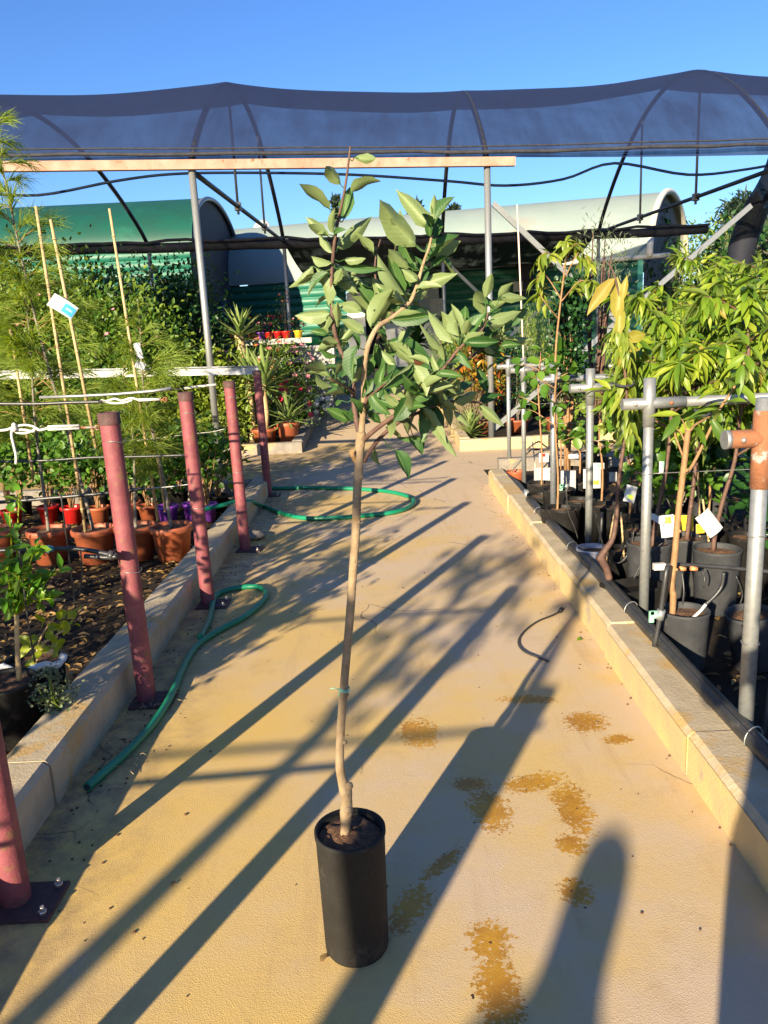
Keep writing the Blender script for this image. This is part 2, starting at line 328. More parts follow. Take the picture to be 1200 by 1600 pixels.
M['greencloth'] = mat('green_sheet', (.015, .32, .10), .6, (.012, .26, .08), 4)
M['white'] = mat('white_paint', (.55, .55, .55), .5, (.45, .45, .45), 9, c3=(.3, .28, .25), sc3=7, t3=.6)
M['dish'] = M['whitep']
# foliage
M['apple'] = leafmat('apple_leaf', [(.024, .074, .016), (.042, .108, .024), (.065, .14, .032)], under=(.168, .222, .085), rough=.5, trans=.2, veins=True)
M['needle'] = leafmat('casuarina_needle', [(.16, .25, .035), (.23, .32, .045), (.29, .345, .06), (.10, .18, .03)], rough=.6, trans=.45)
M['shrub'] = leafmat('shrub_leaf', [(.03, .085, .015), (.06, .14, .02), (.12, .20, .025), (.17, .24, .03)], rough=.45, trans=.3)
M['shrub_y'] = leafmat('yellow_green_leaf', [(.12, .19, .02), (.19, .26, .03), (.25, .30, .04)], rough=.45, trans=.35)
M['dkgreen'] = leafmat('dark_leaf', [(.012, .045, .012), (.02, .07, .016), (.03, .09, .02)], rough=.4, trans=.15)
M['hedge'] = leafmat('round_leaf', [(.045, .12, .015), (.08, .18, .02), (.12, .23, .03)], rough=.42, trans=.3)
M['citrus'] = leafmat('citrus_leaf', [(.05, .16, .012), (.10, .24, .016), (.20, .34, .02)], under=(.14, .24, .04), rough=.35, trans=.32)
M['citrus_y'] = leafmat('yellow_citrus_leaf', [(.26, .32, .015), (.36, .40, .02)], rough=.4, trans=.35)
M['avo'] = leafmat('avocado_leaf', [(.055, .12, .014), (.11, .20, .018), (.17, .27, .024), (.23, .32, .03), (.32, .37, .04)], under=(.21, .28, .06), rough=.42, trans=.36)
M['avo_y'] = leafmat('yellowing_leaf', [(.25, .25, .03), (.31, .25, .04), (.26, .15, .04)], rough=.5, trans=.3, veins=True)
M['peach'] = leafmat('long_drooping_leaf', [(.13, .20, .025), (.21, .27, .035), (.30, .33, .05)], rough=.4, trans=.33)
M['olive'] = leafmat('grey_green_leaf', [(.10, .13, .07), (.15, .18, .10), (.06, .09, .04)], rough=.55, trans=.2)
M['yucca'] = leafmat('yucca_blade', [(.14, .22, .05), (.22, .30, .09), (.30, .36, .13)], rough=.45, trans=.2)
M['croton'] = leafmat('croton_leaf', [(.50, .16, .02), (.07, .12, .02), (.42, .24, .02), (.05, .10, .02), (.30, .06, .02)], rough=.35, trans=.25)
M['conifer'] = leafmat('columnar_conifer_leaf', [(.16, .24, .03), (.24, .31, .05), (.11, .18, .03)], rough=.5, trans=.3)
M['darkpine'] = leafmat('dark_pine_needle', [(.012, .028, .016), (.022, .045, .022)], rough=.6, trans=.1)
M['pink'] = leafmat('pink_petal', [(.62, .16, .26), (.75, .30, .36), (.70, .45, .45)], rough=.5, trans=.3)
M['redfl'] = leafmat('red_petal', [(.60, .02, .05), (.70, .05, .12)], rough=.5, trans=.3)
M['mixfl'] = leafmat('mixed_petal', [(.70, .10, .20), (.75, .45, .05), (.70, .04, .05), (.8, .5, .5)], rough=.5, trans=.3)
M['whitefl'] = leafmat('white_petal', [(.75, .74, .70), (.8, .79, .76)], rough=.5, trans=.3)
M['litter'] = leafmat('dry_leaf', [(.14, .075, .03), (.26, .15, .055), (.38, .25, .10), (.08, .045, .022), (.36, .22, .05)], rough=.7, trans=.1)
M['drygrass'] = leafmat('dry_grass', [(.30, .23, .13), (.38, .30, .18), (.22, .17, .1)], rough=.7, trans=.2)
M['skin'] = mat('skin', (.45, .26, .18), .5, (.40, .22, .15), 8)
M['shirt'] = mat('dark_shirt', (.05, .06, .09), .8, (.06, .07, .1), 20)
# ================================================================ the setting
def sheet(name, rects, m, dz, step=1.0):
    mb = MB()
    for x0, x1, y0, y1 in rects:
        nx, ny = max(2, int((x1-x0)/step)+1), max(2, int((y1-y0)/step)+1)
        mb.grid([[(x, y, gz(y)+dz) for x in np.linspace(x0, x1, nx)] for y in np.linspace(y0, y1, ny)])
    return struct(mb.build(name, m))
g_ = MB(); ys = list(np.linspace(-40, 11.5, 8))+list(np.linspace(12, 23.5, 12))+[40, 80, 200, 600]
g_.grid([[(x, y, gz(y)-.03) for x in (-500, -60, -20, -8, -2, 2, 8, 20, 60, 500)] for y in ys]); struct(g_.build('ground', M['soil']))
sheet('path', [(-1.24, 1.2, -8, 8.3), (-14, 14, 8.3, 11.35), (-1.3, 1.45, 11.35, 24.2)], M['path'], 0)
sheet('soil_bed', [(1.2, 14, -8, 9.0)], M['soil'], .004-.0)
# kerbs: runs of cast blocks with open joints
def kerb_run(name, a, b, wid, h, m, m2, seg=1.05, side=1, seed=0):
    a, b = V(a), V(b); L = np.linalg.norm(b-a); d = unit(b-a); nrm = V(d[1], -d[0], 0)*side; rd = rs(seed)
    mb, fc = MB(), MB(); t = 0
    while t < L-.02:
        e = min(t+seg, L)-.008; hj = h+rd.uniform(-.006, .006); oj = rd.uniform(-.006, .006)
        P = []
        bev = .02
        prof = [(0+oj, -.04), (0+oj, hj-bev), (bev+oj, hj), (wid-bev, hj), (wid, hj-bev), (wid, -.04)]
        for tt in (t, e):
            q = a+d*tt
            P.append([q+nrm*u+V(0, 0, gz(q[1])+z) for u, z in prof])
        mb.grid([[P[0][i], P[1][i]][::1] for i in range(6)])
        for k in (0, 1): mb.add(P[k], [tuple(range(6))], True)
        fc.add([a+d*tt+nrm*(oj-.003)+V(0, 0, gz((a+d*tt)[1])+z) for tt, z in ((t, .0), (e, .0), (e, hj-bev), (t, hj-bev))], [(0, 1, 2, 3)])
        t += seg
    o = mb.build(name, m, smooth=False); struct(o)
    if m2: f = fc.build('kerb_face', m2); f.parent = o
    return o
kerb_run('kerb', (1.0-.14, -7, 0), (1.125, 8.05, 0), .17, .17, M['kerb'], M['kerb_paint'], side=1, seed=1)
kerb_run('kerb', (-1.20, -7, 0), (-1.22, 8.30, 0), .19, .17, M['kerb'], None, side=-1, seed=2)
kerb_run('kerb', (-1.42, 8.30, 0), (-12, 8.30, 0), .16, .15, M['kerb_grey'], None, side=-1, seed=3)
kerb_run('kerb', (1.35, 8.92, 0), (12, 8.92, 0), .16, .15, M['kerb_grey'], None, side=1, seed=4)
kerb_run('kerb', (-1.16, 11.25, 0), (-12, 11.25, 0), .16, .16, M['kerb_grey'], None, side=1, seed=5)
kerb_run('kerb', (-1.16, 11.45, 0), (-1.02, 22.5, 0), .17, .16, M['kerb_grey'], None, side=-1, seed=6)
kerb_run('kerb', (1.10, 10.62, 0), (12, 10.62, 0), .16, .16, M['kerb'], M['kerb_paint'], side=-1, seed=7)
kerb_run('kerb', (1.10, 10.82, 0), (1.30, 22.5, 0), .17, .16, M['kerb'], M['kerb_paint'], side=1, seed=8)
sheet('far_bed', [(-14, -1.3, 11.4, 22.5), (1.45, 14, 10.8, 22.5)], M['soil'], .012)
# loose dry leaves lying on the beds
rd = rs(5); mb = MB()
def litter(x0, x1, y0, y1, n, z=.03):
    B = np.stack([rd.uniform(x0, x1, n), rd.uniform(y0, y1, n), np.full(n, z)], 1); a = rd.uniform(0, 6.28, n)
    D = np.stack([np.cos(a), np.sin(a), rd.uniform(-.1, .25, n)], 1); N = np.stack([rd.normal(0, .25, n), rd.normal(0, .25, n), np.ones(n)], 1)
    mb.leaves(B, D, N, rd.uniform(.03, .085, n), rd.uniform(.015, .04, n), 'leaf', .1, .3)
litter(-4.5, -1.42, 1.8, 8.2, 2600, -.012); litter(-2.6, -1.42, 2.2, 5.4, 500, -.008); litter(1.25, 4.5, 1.8, 8.8, 1400, .018)
o = mb.build('leaf_litter', M['litter']); o['kind'] = 'stuff'; tag(o, 'dry brown and yellow leaves scattered over the dark soil of the beds', 'leaf litter')
# crumbs of soil and leaf bits swept along the foot of the kerb and on the path
mb = MB(); rd = rs(9)
for i in range(420):
    if i < 230: x, y = -1.18+abs(rd.normal(0, .14)), rd.uniform(1.7, 8)
    elif i < 330: x, y = 1.0+.017*rd.uniform(2, 8)-abs(rd.normal(0, .05)), rd.uniform(2, 8)
    else: x, y = rd.uniform(-.8, .9), rd.uniform(1.4, 8)
    s = rd.uniform(.002, .0055)
    mb.ball((x, y, s*.5), s, 5, 3, (rd.uniform(.8, 1.6), 1, .6))
o = mb.build('soil_crumbs', M['compost']); o['kind'] = 'stuff'; tag(o, 'crumbs of dark soil strewn along the kerbs and over the path', 'soil crumbs')

# ================================================================ shade tunnel
def post(mb, b, t, r, n=12): mb.tube([b, t], r, n)
tn = thing('shade_tunnel', 'long tunnel of dark shade net on arched black pipes crossing above the yard', 'shade tunnel', (1.6, 14.6, 0))
FX = [-13.8, -9.95, -6.1, -2.2, 1.6, 6.0, 9.8]; YF, YB, ZG = 10.75, 18.5, 3.82
BX = [-12.6, -8.7, -4.85, -1.95, 1.66, 5.42, 9.1]
APX = [5.2, 5.35, 5.48, 5.70, 5.60, 5.96, 5.8]
def yf(x): return YF+.17*(x-0)
def yb(x): return min(18.5+.17*x, 19.25)
for i, x in enumerate(FX):
    if x > -3:
        mb = MB(); post(mb, (x, yf(x), 0), (x, yf(x), ZG), .045, 14); mb.lathe([(.07, 0), (.07, .012), (.046, .014)], (x, yf(x), 0)); mb.build('post', M['galv'], tn)
    mb = MB(); post(mb, (BX[i], yb(BX[i]), gz(YB)), (BX[i], yb(BX[i]), ZG), .042, 12); mb.build('post', M['galv'], tn)
    mb = MB(); A = [(x+(BX[i]-x)*u, yf(x)+(yb(BX[i])-yf(x))*u, ZG+(APX[i]-ZG)*math.sin(math.pi*u)**.85) for u in np.linspace(0, 1, 33)]
    mb.tube(A, .042, 10); mb.build('arch', M['blacksteel'], tn)
# netting over the arches, sagging between them
def netpt(x, u, off=.05):
    k = max(0, min(len(FX)-2, int(np.searchsorted(FX, x)-1))); f = (x-FX[k])/(FX[k+1]-FX[k]); f = min(max(f, -.2), 1.2)
    a = APX[k]*(1-f)+APX[k+1]*f; bx = (BX[k]-FX[k])*(1-f)+(BX[k+1]-FX[k+1])*f
    sag = .10*math.sin(math.pi*min(max(f, 0), 1))**.7*math.sin(math.pi*u)
    s_ = math.sin(math.pi*u)**.85
    return (x+bx*u, yf(x)+(yb(x)-yf(x))*u+(.06*math.sin(math.pi*f)*math.cos(math.pi*u)), ZG+off+(a-ZG)*s_-sag*s_+.008*math.sin(x*2.3+u*5)*s_)
mb = MB(); mb.grid([[netpt(x, u) for u in np.linspace(0, .56, 26)] for x in np.linspace(-13.8, 9.6, 110)]); mb.build('net', M['net'], tn)
# rolled net edges: thin at the front, a thick roll at the back
rd = rs(3)
mb = MB(); mb.tube([(x, yf(x)-.05, ZG+.11+.006*rd.randn()+(.07*max(0, x-1.7)/4)) for x in np.linspace(-13.8, 9, 50)], [.020+.006*rd.rand() for _ in range(50)], 9); mb.tube([(x, yf(x)-.09, ZG+.165+.004*rd.randn()+(.07*max(0, x-1.7)/4)) for x in np.linspace(-13.8, 9, 40)], .011, 6)
mb.build('net_edge', M['netroll'], tn)
mb = MB(); mb.tube([(x, yb(x)+.01*rd.randn(), ZG-.05+.012*math.sin(x*1.7)) for x in np.linspace(-13, 8.0, 76)], [.10+.010*rd.rand() for _ in range(76)], 16)
mb.tube([(x, yb(x)-.14, ZG+.04+.02*rd.randn()) for x in np.linspace(-13, 8.0, 50)], .035, 6); mb.build('net_roll', M['netroll'], tn)
mb = MB(); b0_, b1_ = V(-13.8, yf(-13.8)-.06, ZG-.02), V(1.97, yf(1.97)-.06, ZG-.02); mb.box((b0_+b1_)/2, (np.linalg.norm(b1_-b0_), .08, .112), az=math.atan2(.17, 1)); b = mb.build('beam', M['beam'], tn)
# tie rods and hangers
def tie(i, sag):
    a, b = V(FX[i], yf(FX[i]), ZG-.08), V(BX[i], yb(BX[i]), ZG)
    P = [a+(b-a)*u-V(0, 0, sag*math.sin(math.pi*u)) for u in np.linspace(0, 1, 13)]
    mb = MB(); mb.tube(P, .035, 8); mb.build('tie_rod', M['blacksteel'], tn)
    for u in (.36, .68):
        q = a+(b-a)*u; zt = ZG+(APX[i]-ZG)*math.sin(math.pi*u)**.85
        mb = MB(); mb.tube([(q[0], q[1], zt), (q[0], q[1], q[2]-sag*math.sin(math.pi*u)-.12)], .022, 6); mb.box((q[0], q[1], q[2]-sag*math.sin(math.pi*u)), (.10, .10, .12)); mb.build('hanger', M['galv_dark'], tn)
tie(3, .0); tie(5, .0)
# pale braces between the front posts
for a, b in (((1.62, yf(1.6)+.06, .22), (5.5, yf(5.4)+.06, 3.2)), ((1.66, yf(1.6)-.07, 3.28), (5.3, yf(5.4)-.07, -.0))):
    mb = MB(); a, b = V(a), V(b); d = unit(b-a); mb.box((a+b)/2, (np.linalg.norm(b-a), .045, .07), (d, V(0, 1, 0), unit(np.cross(d, V(0, 1, 0))))); mb.build('brace', M['galv'], tn)
for i, (a, b) in enumerate((((1.7, yb(1.7)-.05, 3.3), (3.9, yb(3.9)-.05, 1.2)), ((5.3, yb(5.3)-.06, 3.2), (2.6, yb(2.6)-.06, 1.0)))):
    mb = MB(); a, b = V(a), V(b); d = unit(b-a); mb.box((a+b)/2, (np.linalg.norm(b-a), .04, .07), (d, V(0, 1, 0), unit(np.cross(d, V(0, 1, 0))))); mb.build('brace', M['galv'], tn)
# shade net canopy from the back roll to the shed wall
mb = MB(); mb.grid([[V(-1.9+(5.3+1.9)*u, yb(-1.9+7.2*u), ZG-.12)*(1-v)+V(-1.75+(5.1+1.75)*u, 24.35-1.7*u-.1, 3.5)*v-V(0, 0, .22*math.sin(math.pi*v)*(1+.2*math.sin(u*21))) for u in np.linspace(0, 1, 60)] for v in np.linspace(0, 1, 12)]); mb.build('canopy_net', M['canopy'], tn)
# end curtain of gathered net at the right
mb = MB(); rows = []
for k in range(26):
    z = k/25; rows.append([])
    for j in range(30):
        u = j/29; y = YF+.4+2.6*u
        zb = ZG+.1+(5.6-ZG)*math.sin(math.pi*(.05+.33*u))**.85
        x = 7.0+.16*math.sin(u*34+z*3)+.5*z+.1*math.sin(9*z)
        rows[-1].append((x, y, 1.0+(zb-1.0)*z))
mb.grid(rows); mb.build('end_curtain', M['net'], tn)
mb = MB(); P = [at(1232, 180, 14.5), at(1205, 275, 14.5), at(1180, 330, 14.5), at(1160, 385, 14.5), at(1152, 450, 14.5), at(1143, 560, 14.5)]
mb.tube(P, [.10, .16, .22, .24, .19, .16], 10, smooth=5); mb.build('gathered_net', M['netend'], tn)
# sagging cable
mb = MB(); P = []
sagp = [(-40, 300), (60, 305), (180, 283), (270, 272), (390, 270), (550, 273), (700, 283), (790, 290), (880, 280), (960, 255), (1075, 273), (1170, 264), (1240, 250)]
mb.tube([at(x, y, 13.2) for x, y in sagp], .022, 6, smooth=5); o = mb.build('overhead_cable', M['cable'], loc=(0, 13.2, 4.4)); tag(o, 'blue-black electric cable sagging in waves under the shade net', 'cable')

# ================================================================ sheds
def siding(mb, a, b, z0, z1, nrm, pitch=.24):
    a, b = V(a), V(b); prof = []; z = z0
    while z < z1-.01:
        t = min(z+pitch, z1)
        prof += [(z, .0), (z+.02, .045), (t-.045, .03), (t-.02, .0)]; z = t
    mb.grid([[q+nrm*o+V(0, 0, zz-q[2]) for q in (a, b)] for zz, o in prof])
def vault(mb, a, b, D, ze, zr, ribs=70, amp=.02, pw=1.0, over=.25):
    a, b, D = V(a), V(b), V(D); ax = unit(b-a); P = []
    for i in range(ribs*2+1):
        th = math.pi*i/(ribs*2); u = .5-.5*math.cos(th)*(1.0+.04); rr = 1+amp*(i % 2)*.35
        z = ze+(zr-ze)*math.sin(th)**pw*rr
        P.append([a-ax*over+D*u+V(0, 0, z), b+ax*over+D*u+V(0, 0, z)])
    mb.grid(P)
# pale roofed shed
sh = thing('vaulted_shed', 'long green metal shed with a pale mint vaulted roof and open doorway', 'shed', (0, 24, gz(24)))
PL, PR = V(-7.6, 25.6, 0), V(7.35, 22.0, 0); DD = V(3.0, 5.2, 0); ax = unit(PR-PL); nr = V(ax[1], -ax[0], 0)
if nr[1] > 0: nr = -nr
zb, ze, zr = .55, 3.42, 5.45
def onwall(px): # point of the wall line seen at photo column px (taken near the wall top)
    best = min(np.linspace(0, 1, 2001), key=lambda t: abs(pxof(PL+(PR-PL)*t+V(0, 0, 2.3))[0]-px)); return PL+(PR-PL)*best
def pxof(P):
    v = V(P)-CP; return 600+FPX*(v@RT)/(v@FW), 800-FPX*(v@UP)/(v@FW)
d0, d1 = onwall(543), onwall(690)
mb = MB(); siding(mb, PL, d0, zb, ze, nr); siding(mb, d1, PR, zb, ze, nr); mb.build('wall', M['shedgreen'], sh)
mb = MB(); mb.add([d0+V(0, 0, 3.05), d1+V(0, 0, 3.05), d1+V(0, 0, ze), d0+V(0, 0, ze)], [(0, 1, 2, 3)]); mb.build('lintel_panel', M['shedgreen'], sh)
mb = MB(); mb.box(PR+V(.0, 0, (zb+ze)/2)+nr*.05, (.14, .14, ze-zb), az=math.atan2(ax[1], ax[0])); mb.build('corner_trim', M['shedtrim'], sh)
mb = MB(); vault(mb, PL, PR, DD, ze, zr); rf_ = mb.build('roof', M['mint'], sh)
mb = MB()
for u0 in (0,):
    P = []
    for i in range(41):
        th = math.pi*i/40; P.append(PR+ax*.27+DD*(.5-.5*math.cos(th)*1.05)+V(0, 0, ze+(zr-ze)*1.012*math.sin(th)))
    mb.tube(P, .09, 8)
mb.build('roof_edge', M['rooftrim'], rf_)
mb = MB(); pts = [PR+ax*.1+DD*(.5-.5*math.cos(math.pi*i/40))+V(0, 0, ze+(zr-ze)*.985*math.sin(math.pi*i/40)) for i in range(41)]
mb.add([PR+ax*.1+V(0, 0, zb-.3)]+pts+[PR+ax*.1+DD+V(0, 0, zb-.3)], [tuple(range(43))], True); mb.build('end_wall', M['endblock'], sh)
mb = MB(); gp = [PR-ax*2.6+nr*.12+V(0, 0, ze-.02), PR+ax*.75+nr*.12+V(0, 0, ze+.02)]; mb.tube(gp, .07, 8); mb.build('gutter', M['rooftrim'], rf_)
# doorway: two white leaves, a grey panel between
def doorbox(px0, px1, z0, z1, m, name, out=.06, th=.05):
    a, b = onwall(px0), onwall(px1); mb = MB(); c = (a+b)/2+nr*out; mb.box((c[0], c[1], (z0+z1)/2), (np.linalg.norm(b-a), th, z1-z0), az=math.atan2(ax[1], ax[0])); return mb.build(name, m, sh)
doorbox(545, 572, .68, 3.0, M['doorw'], 'door', .10); doorbox(603, 650, .68, 2.05, M['doorw'], 'door', .12); doorbox(606, 687, 2.1, 3.0, M['doorg'], 'door_panel', .05); doorbox(652, 687, .66, 2.06, M['doorg'], 'door_panel', .05)
mb = MB(); a, b = onwall(540), onwall(694); mb.box(((a+b)/2)[:2].tolist()+[1.8] if False else ((a+b)/2)-nr*.8+V(0, 0, 1.8), (np.linalg.norm(b-a), .05, 2.6), az=math.atan2(ax[1], ax[0])); mb.build('dark_doorway_backing', M['shade_black'], sh)  # black sheet set inside the doorway to imitate its unlit interior
# meter boxes on the wall
a = onwall(822)+nr*.16; mb = MB(); mb.box(a+V(0, 0, 3.02), (.42, .22, .78), az=math.atan2(ax[1], ax[0])); mb.box(a+nr*.02+V(0, 0, 3.43), (.5, .3, .05), az=math.atan2(ax[1], ax[0])); mb.build('wall_heater', M['shade_black'], sh)
a = onwall(811)+nr*.30; mb = MB(); mb.box(a+V(0, 0, 2.86), (.26, .06, .27), az=math.atan2(ax[1], ax[0])); mb.build('switch_box', M['meter'], sh)
a = onwall(684)+nr*.14; mb = MB(); mb.box(a+V(0, 0, 2.42), (.36, .14, .5), az=math.atan2(ax[1], ax[0])); mb.build('switch_box', M['meter'], sh)
# ivy on the end wall
mb = MB(); rd = rs(31); n = 900; u = rd.beta(1.4, 1.4, n); zz = np.array([rd.uniform(zb, ze+(zr-ze)*math.sin(math.pi*min(max(q, .02), .98))) for q in u])
keep = (np.sin(u*17)+np.sin(zz*4.1+u*5)+rd.normal(0, .6, n)) > .7; u, zz = u[keep], zz[keep]; n = len(u)
B = PR+ax*.18+DD*u[:, None]; B[:, 2] = zz; B += rd.normal(0, .03, (n, 3)); N = ax+rd.normal(0, .5, (n, 3)); D = V(0, 0, -1)+rd.normal(0, .5, (n, 3))
mb.leaves(B, D, N, rd.uniform(.10, .18, n), rd.uniform(.09, .15, n), 'round'); o = mb.build('ivy', M['dkgreen'], loc=PR); tag(o, 'patchy ivy climbing the grey end wall of the pale roofed shed', 'ivy')
# satellite dish behind the roof
dd = thing('satellite_dish', 'small white satellite dish standing above the shed roof ridge', 'satellite dish', at(412, 362, 27.8)); mb = MB(); c = at(412, 350, 27.8)
mb.lathe([(.02, .1), (.2, .04), (.34, -.04), (.33, -.06), (.18, .01), (.02, .05)], c, 18); dish = mb.build('dish', M['white'], dd)
dish.rotation_euler = (R(75), 0, R(-20)); mb = MB(); c2 = c-V(0, 0, 0); mb.tube([c2+V(0, .1, -.05), c2+V(0, .1, -1.3)], .03, 6); mb.build('mast', M['galv_dark'], dd)
# green vault shed on the left
gs = thing('vaulted_shed', 'dark green vaulted shed with an arched end blackened for shade, behind the casuarinas', 'shed', (-10.5, 23.3, gz(23)))
QL, QR, QD = V(-19, 19.9, 0), V(-4.45, 19.9, 0), V(0, 6.8, 0); qe = 4.0; qr = 5.6
mb = MB(); siding(mb, QL, QR, .4, qe, V(0, -1, 0)); mb.build('wall', M['shedgreen'], gs)
mb = MB(); vault(mb, QL, QR, QD, qe, qr, over=.1, amp=.03); mb.build('roof', M['greenroof'], gs)
mb = MB(); pts = [QR+V(.02, 0, 0)+QD*(.5-.5*math.cos(math.pi*i/40))+V(0, 0, qe+(qr-qe)*.985*math.sin(math.pi*i/40)) for i in range(41)]
mb.add([QR+V(.02, 0, .3)]+pts+[QR+V(.02, 6.8, .3)], [tuple(range(43))], True); mb.build('end_wall', M['shade_black'], gs)  # shade on this end is put into its near-black colour
mb = MB(); mb.tube([p+V(.09, 0, .03) for p in pts], .06, 8); mb.build('roof_edge', M['galv_dark'], gs)
mb = MB(); mb.box(QR+V(.08, 3.4, 2.6), (.06, .62, .78)); mb.build('window', M['cable'], gs)
# ================================================================ pots
def pot(parent, c, rt, rb, h, m, rim=True, soil='compost', fill=.03, name='pot', n=30, dent=0.):
    mb = MB(); t = .006 if rt > .08 else .004
    if rim: pr = [(.001, .0), (rb, .0), (rb+(rt-rb)*.82, h*.80), (rt+.004, h*.82), (rt+.012, h*.84), (rt+.014, h-.006), (rt+.008, h), (rt-.004, h), (rt-.01, h-.012), (rt-.014, h-fill-.03)]
    else: pr = [(.001, .0), (rb-.004, .0), (rb, .008), (rt-.001, h-.02), (rt+.002, h-.012), (rt+.002, h), (rt-t, h), (rt-t-.002, h-.015), (rt-t-.008, h-fill-.03)]
    mb.lathe(pr, c, n); o = mb.build(name, M[m], parent)
    mb = MB(); rd = rs(int(abs(c[0]*977+c[1]*131)*10) % 9999); rows = []
    for i in range(7):
        r = (rt-.011)*i/6 + .0005; rows.append([(c[0]+r*math.cos(a), c[1]+r*math.sin(a), c[2]+h-fill+(.012*(1-i/6)+rd.normal(0, .003))) for a in np.linspace(0, 2*math.pi, 25)])
    for q in rows: q[-1] = q[0]
    mb.grid(rows); s_ = mb.build('soil', M[soil], o); return o
# ================================================================ the young apple tree in the middle of the path
Y0 = float(gnd(547, 1478)[1])
z5 = lambda x, y: (400+x/2.857, 220+y/2.857)
base = gnd(547, 1476)
mt = thing('potted_tree', 'young apple tree in a tall black pot standing alone on the middle of the path', 'fruit tree', base)
pot(mt, base+V(.019, 0, 0), .089, .083, .345, 'mainpot', rim=False, fill=.016, n=40)
rdt = rs(77)
def wob(pts, dys): return [at(x, y, Y0+dy) for (x, y), dy in zip(pts, dys)]
trunk = [(538, 1345), (538, 1312), (540, 1290), (541, 1268), (542, 1250), (540, 1236), (535, 1220), (531, 1195), (532, 1150), (536, 1090), (541, 1030), (547, 960), (551, 900), (556, 830), (558, 770), (561, 720), (564, 675)]
tr_r = [.0125, .012, .0125, .0165, .0135, .0165, .012, .0112, .0105, .0105, .0102, .0105, .010, .0105, .010, .0105, .0115]
mb = MB(); mb.tube(wob(trunk, np.zeros(len(trunk))), tr_r, 14, smooth=5); mb.ball(at(543, 1264, Y0-.008), .012, 10, 6); mb.ball(at(546, 1228, Y0-.006), .010, 10, 6)
for px, py in ((556, 815), (548, 935), (538, 1085), (560, 745), (535, 1160)): mb.ball(at(px+4, py, Y0-.004), .006, 8, 5)
tk_ = mb.build('trunk', M['bark'], mt)
BR = []     # branches: photo points in the 5th zoom and their depth offsets
def branch(pts, dep, r0, r1, m='bark'):
    P = [at(*z5(*p), Y0+d) for p, d in zip(pts, dep)]
    mb = MB(); rr = list(np.linspace(r0, r1, len(P))); Q, q_ = spline(P, rr, 6); mb.tube(Q, q_, 10); BR.extend(Q); mb.build('branch', M[m], tk_)
branch([(470, 1310), (476, 1240), (482, 1150), (482, 1060), (490, 960), (510, 890), (545, 830), (600, 795), (650, 755), (690, 715), (718, 650), (735, 590), (750, 540), (772, 480), (785, 420)], [0, 0, -.01, -.02, -.03, -.03, -.02, 0, .01, .02, .02, .02, .01, 0, 0], .0075, .0028)
branch([(466, 1330), (446, 1235), (436, 1150), (432, 1060), (400, 990), (365, 900), (345, 820), (338, 730), (336, 640), (342, 540), (352, 440), (368, 350), (388, 260), (402, 180), (414, 90), (421, 25)], [0, .02, .03, .05, .07, .07, .06, .06, .05, .05, .04, .04, .03, .03, .02, .02], .0068, .002, 'bark_red')
branch([(478, 1340), (520, 1300), (600, 1240), (680, 1185), (740, 1130), (800, 1060), (850, 1000), (900, 935), (950, 890), (1010, 840), (1035, 770)], [0, -.02, -.05, -.07, -.09, -.1, -.11, -.12, -.13, -.13, -.13], .0055, .0024, 'bark_red')
branch([(482, 1435), (505, 1390), (560, 1320), (640, 1255), (700, 1225), (780, 1190), (850, 1165), (950, 1165), (1010, 1170)], [0, .01, .04, .06, .07, .08, .08, .08, .08], .0055, .0022, 'bark_red')
branch([(800, 1065), (860, 1050), (920, 1000), (980, 950), (1040, 915), (1100, 900)], [-.1, -.08, -.06, -.04, -.03, -.03], .0045, .002, 'bark_red')
branch([(605, 795), (618, 700), (612, 580), (622, 480), (632, 420)], [0, .05, .08, .09, .1], .0045, .002, 'bark_red')
branch([(540, 900), (560, 820), (552, 700), (532, 600), (535, 520), (556, 440)], [0, .06, .10, .12, .13, .13], .004, .0015, 'bark_red')
branch([(484, 1180), (500, 1150), (545, 1110), (580, 1080)], [-.01, -.02, -.05, -.07], .004, .002, 'bark_red')
branch([(436, 1130), (400, 1100), (365, 1080), (330, 1060)], [.03, .0, -.03, -.05], .004, .002, 'bark_red')
branch([(445, 1430), (432, 1405), (428, 1385)], [0, -.01, -.015], .006, .006, 'cut')
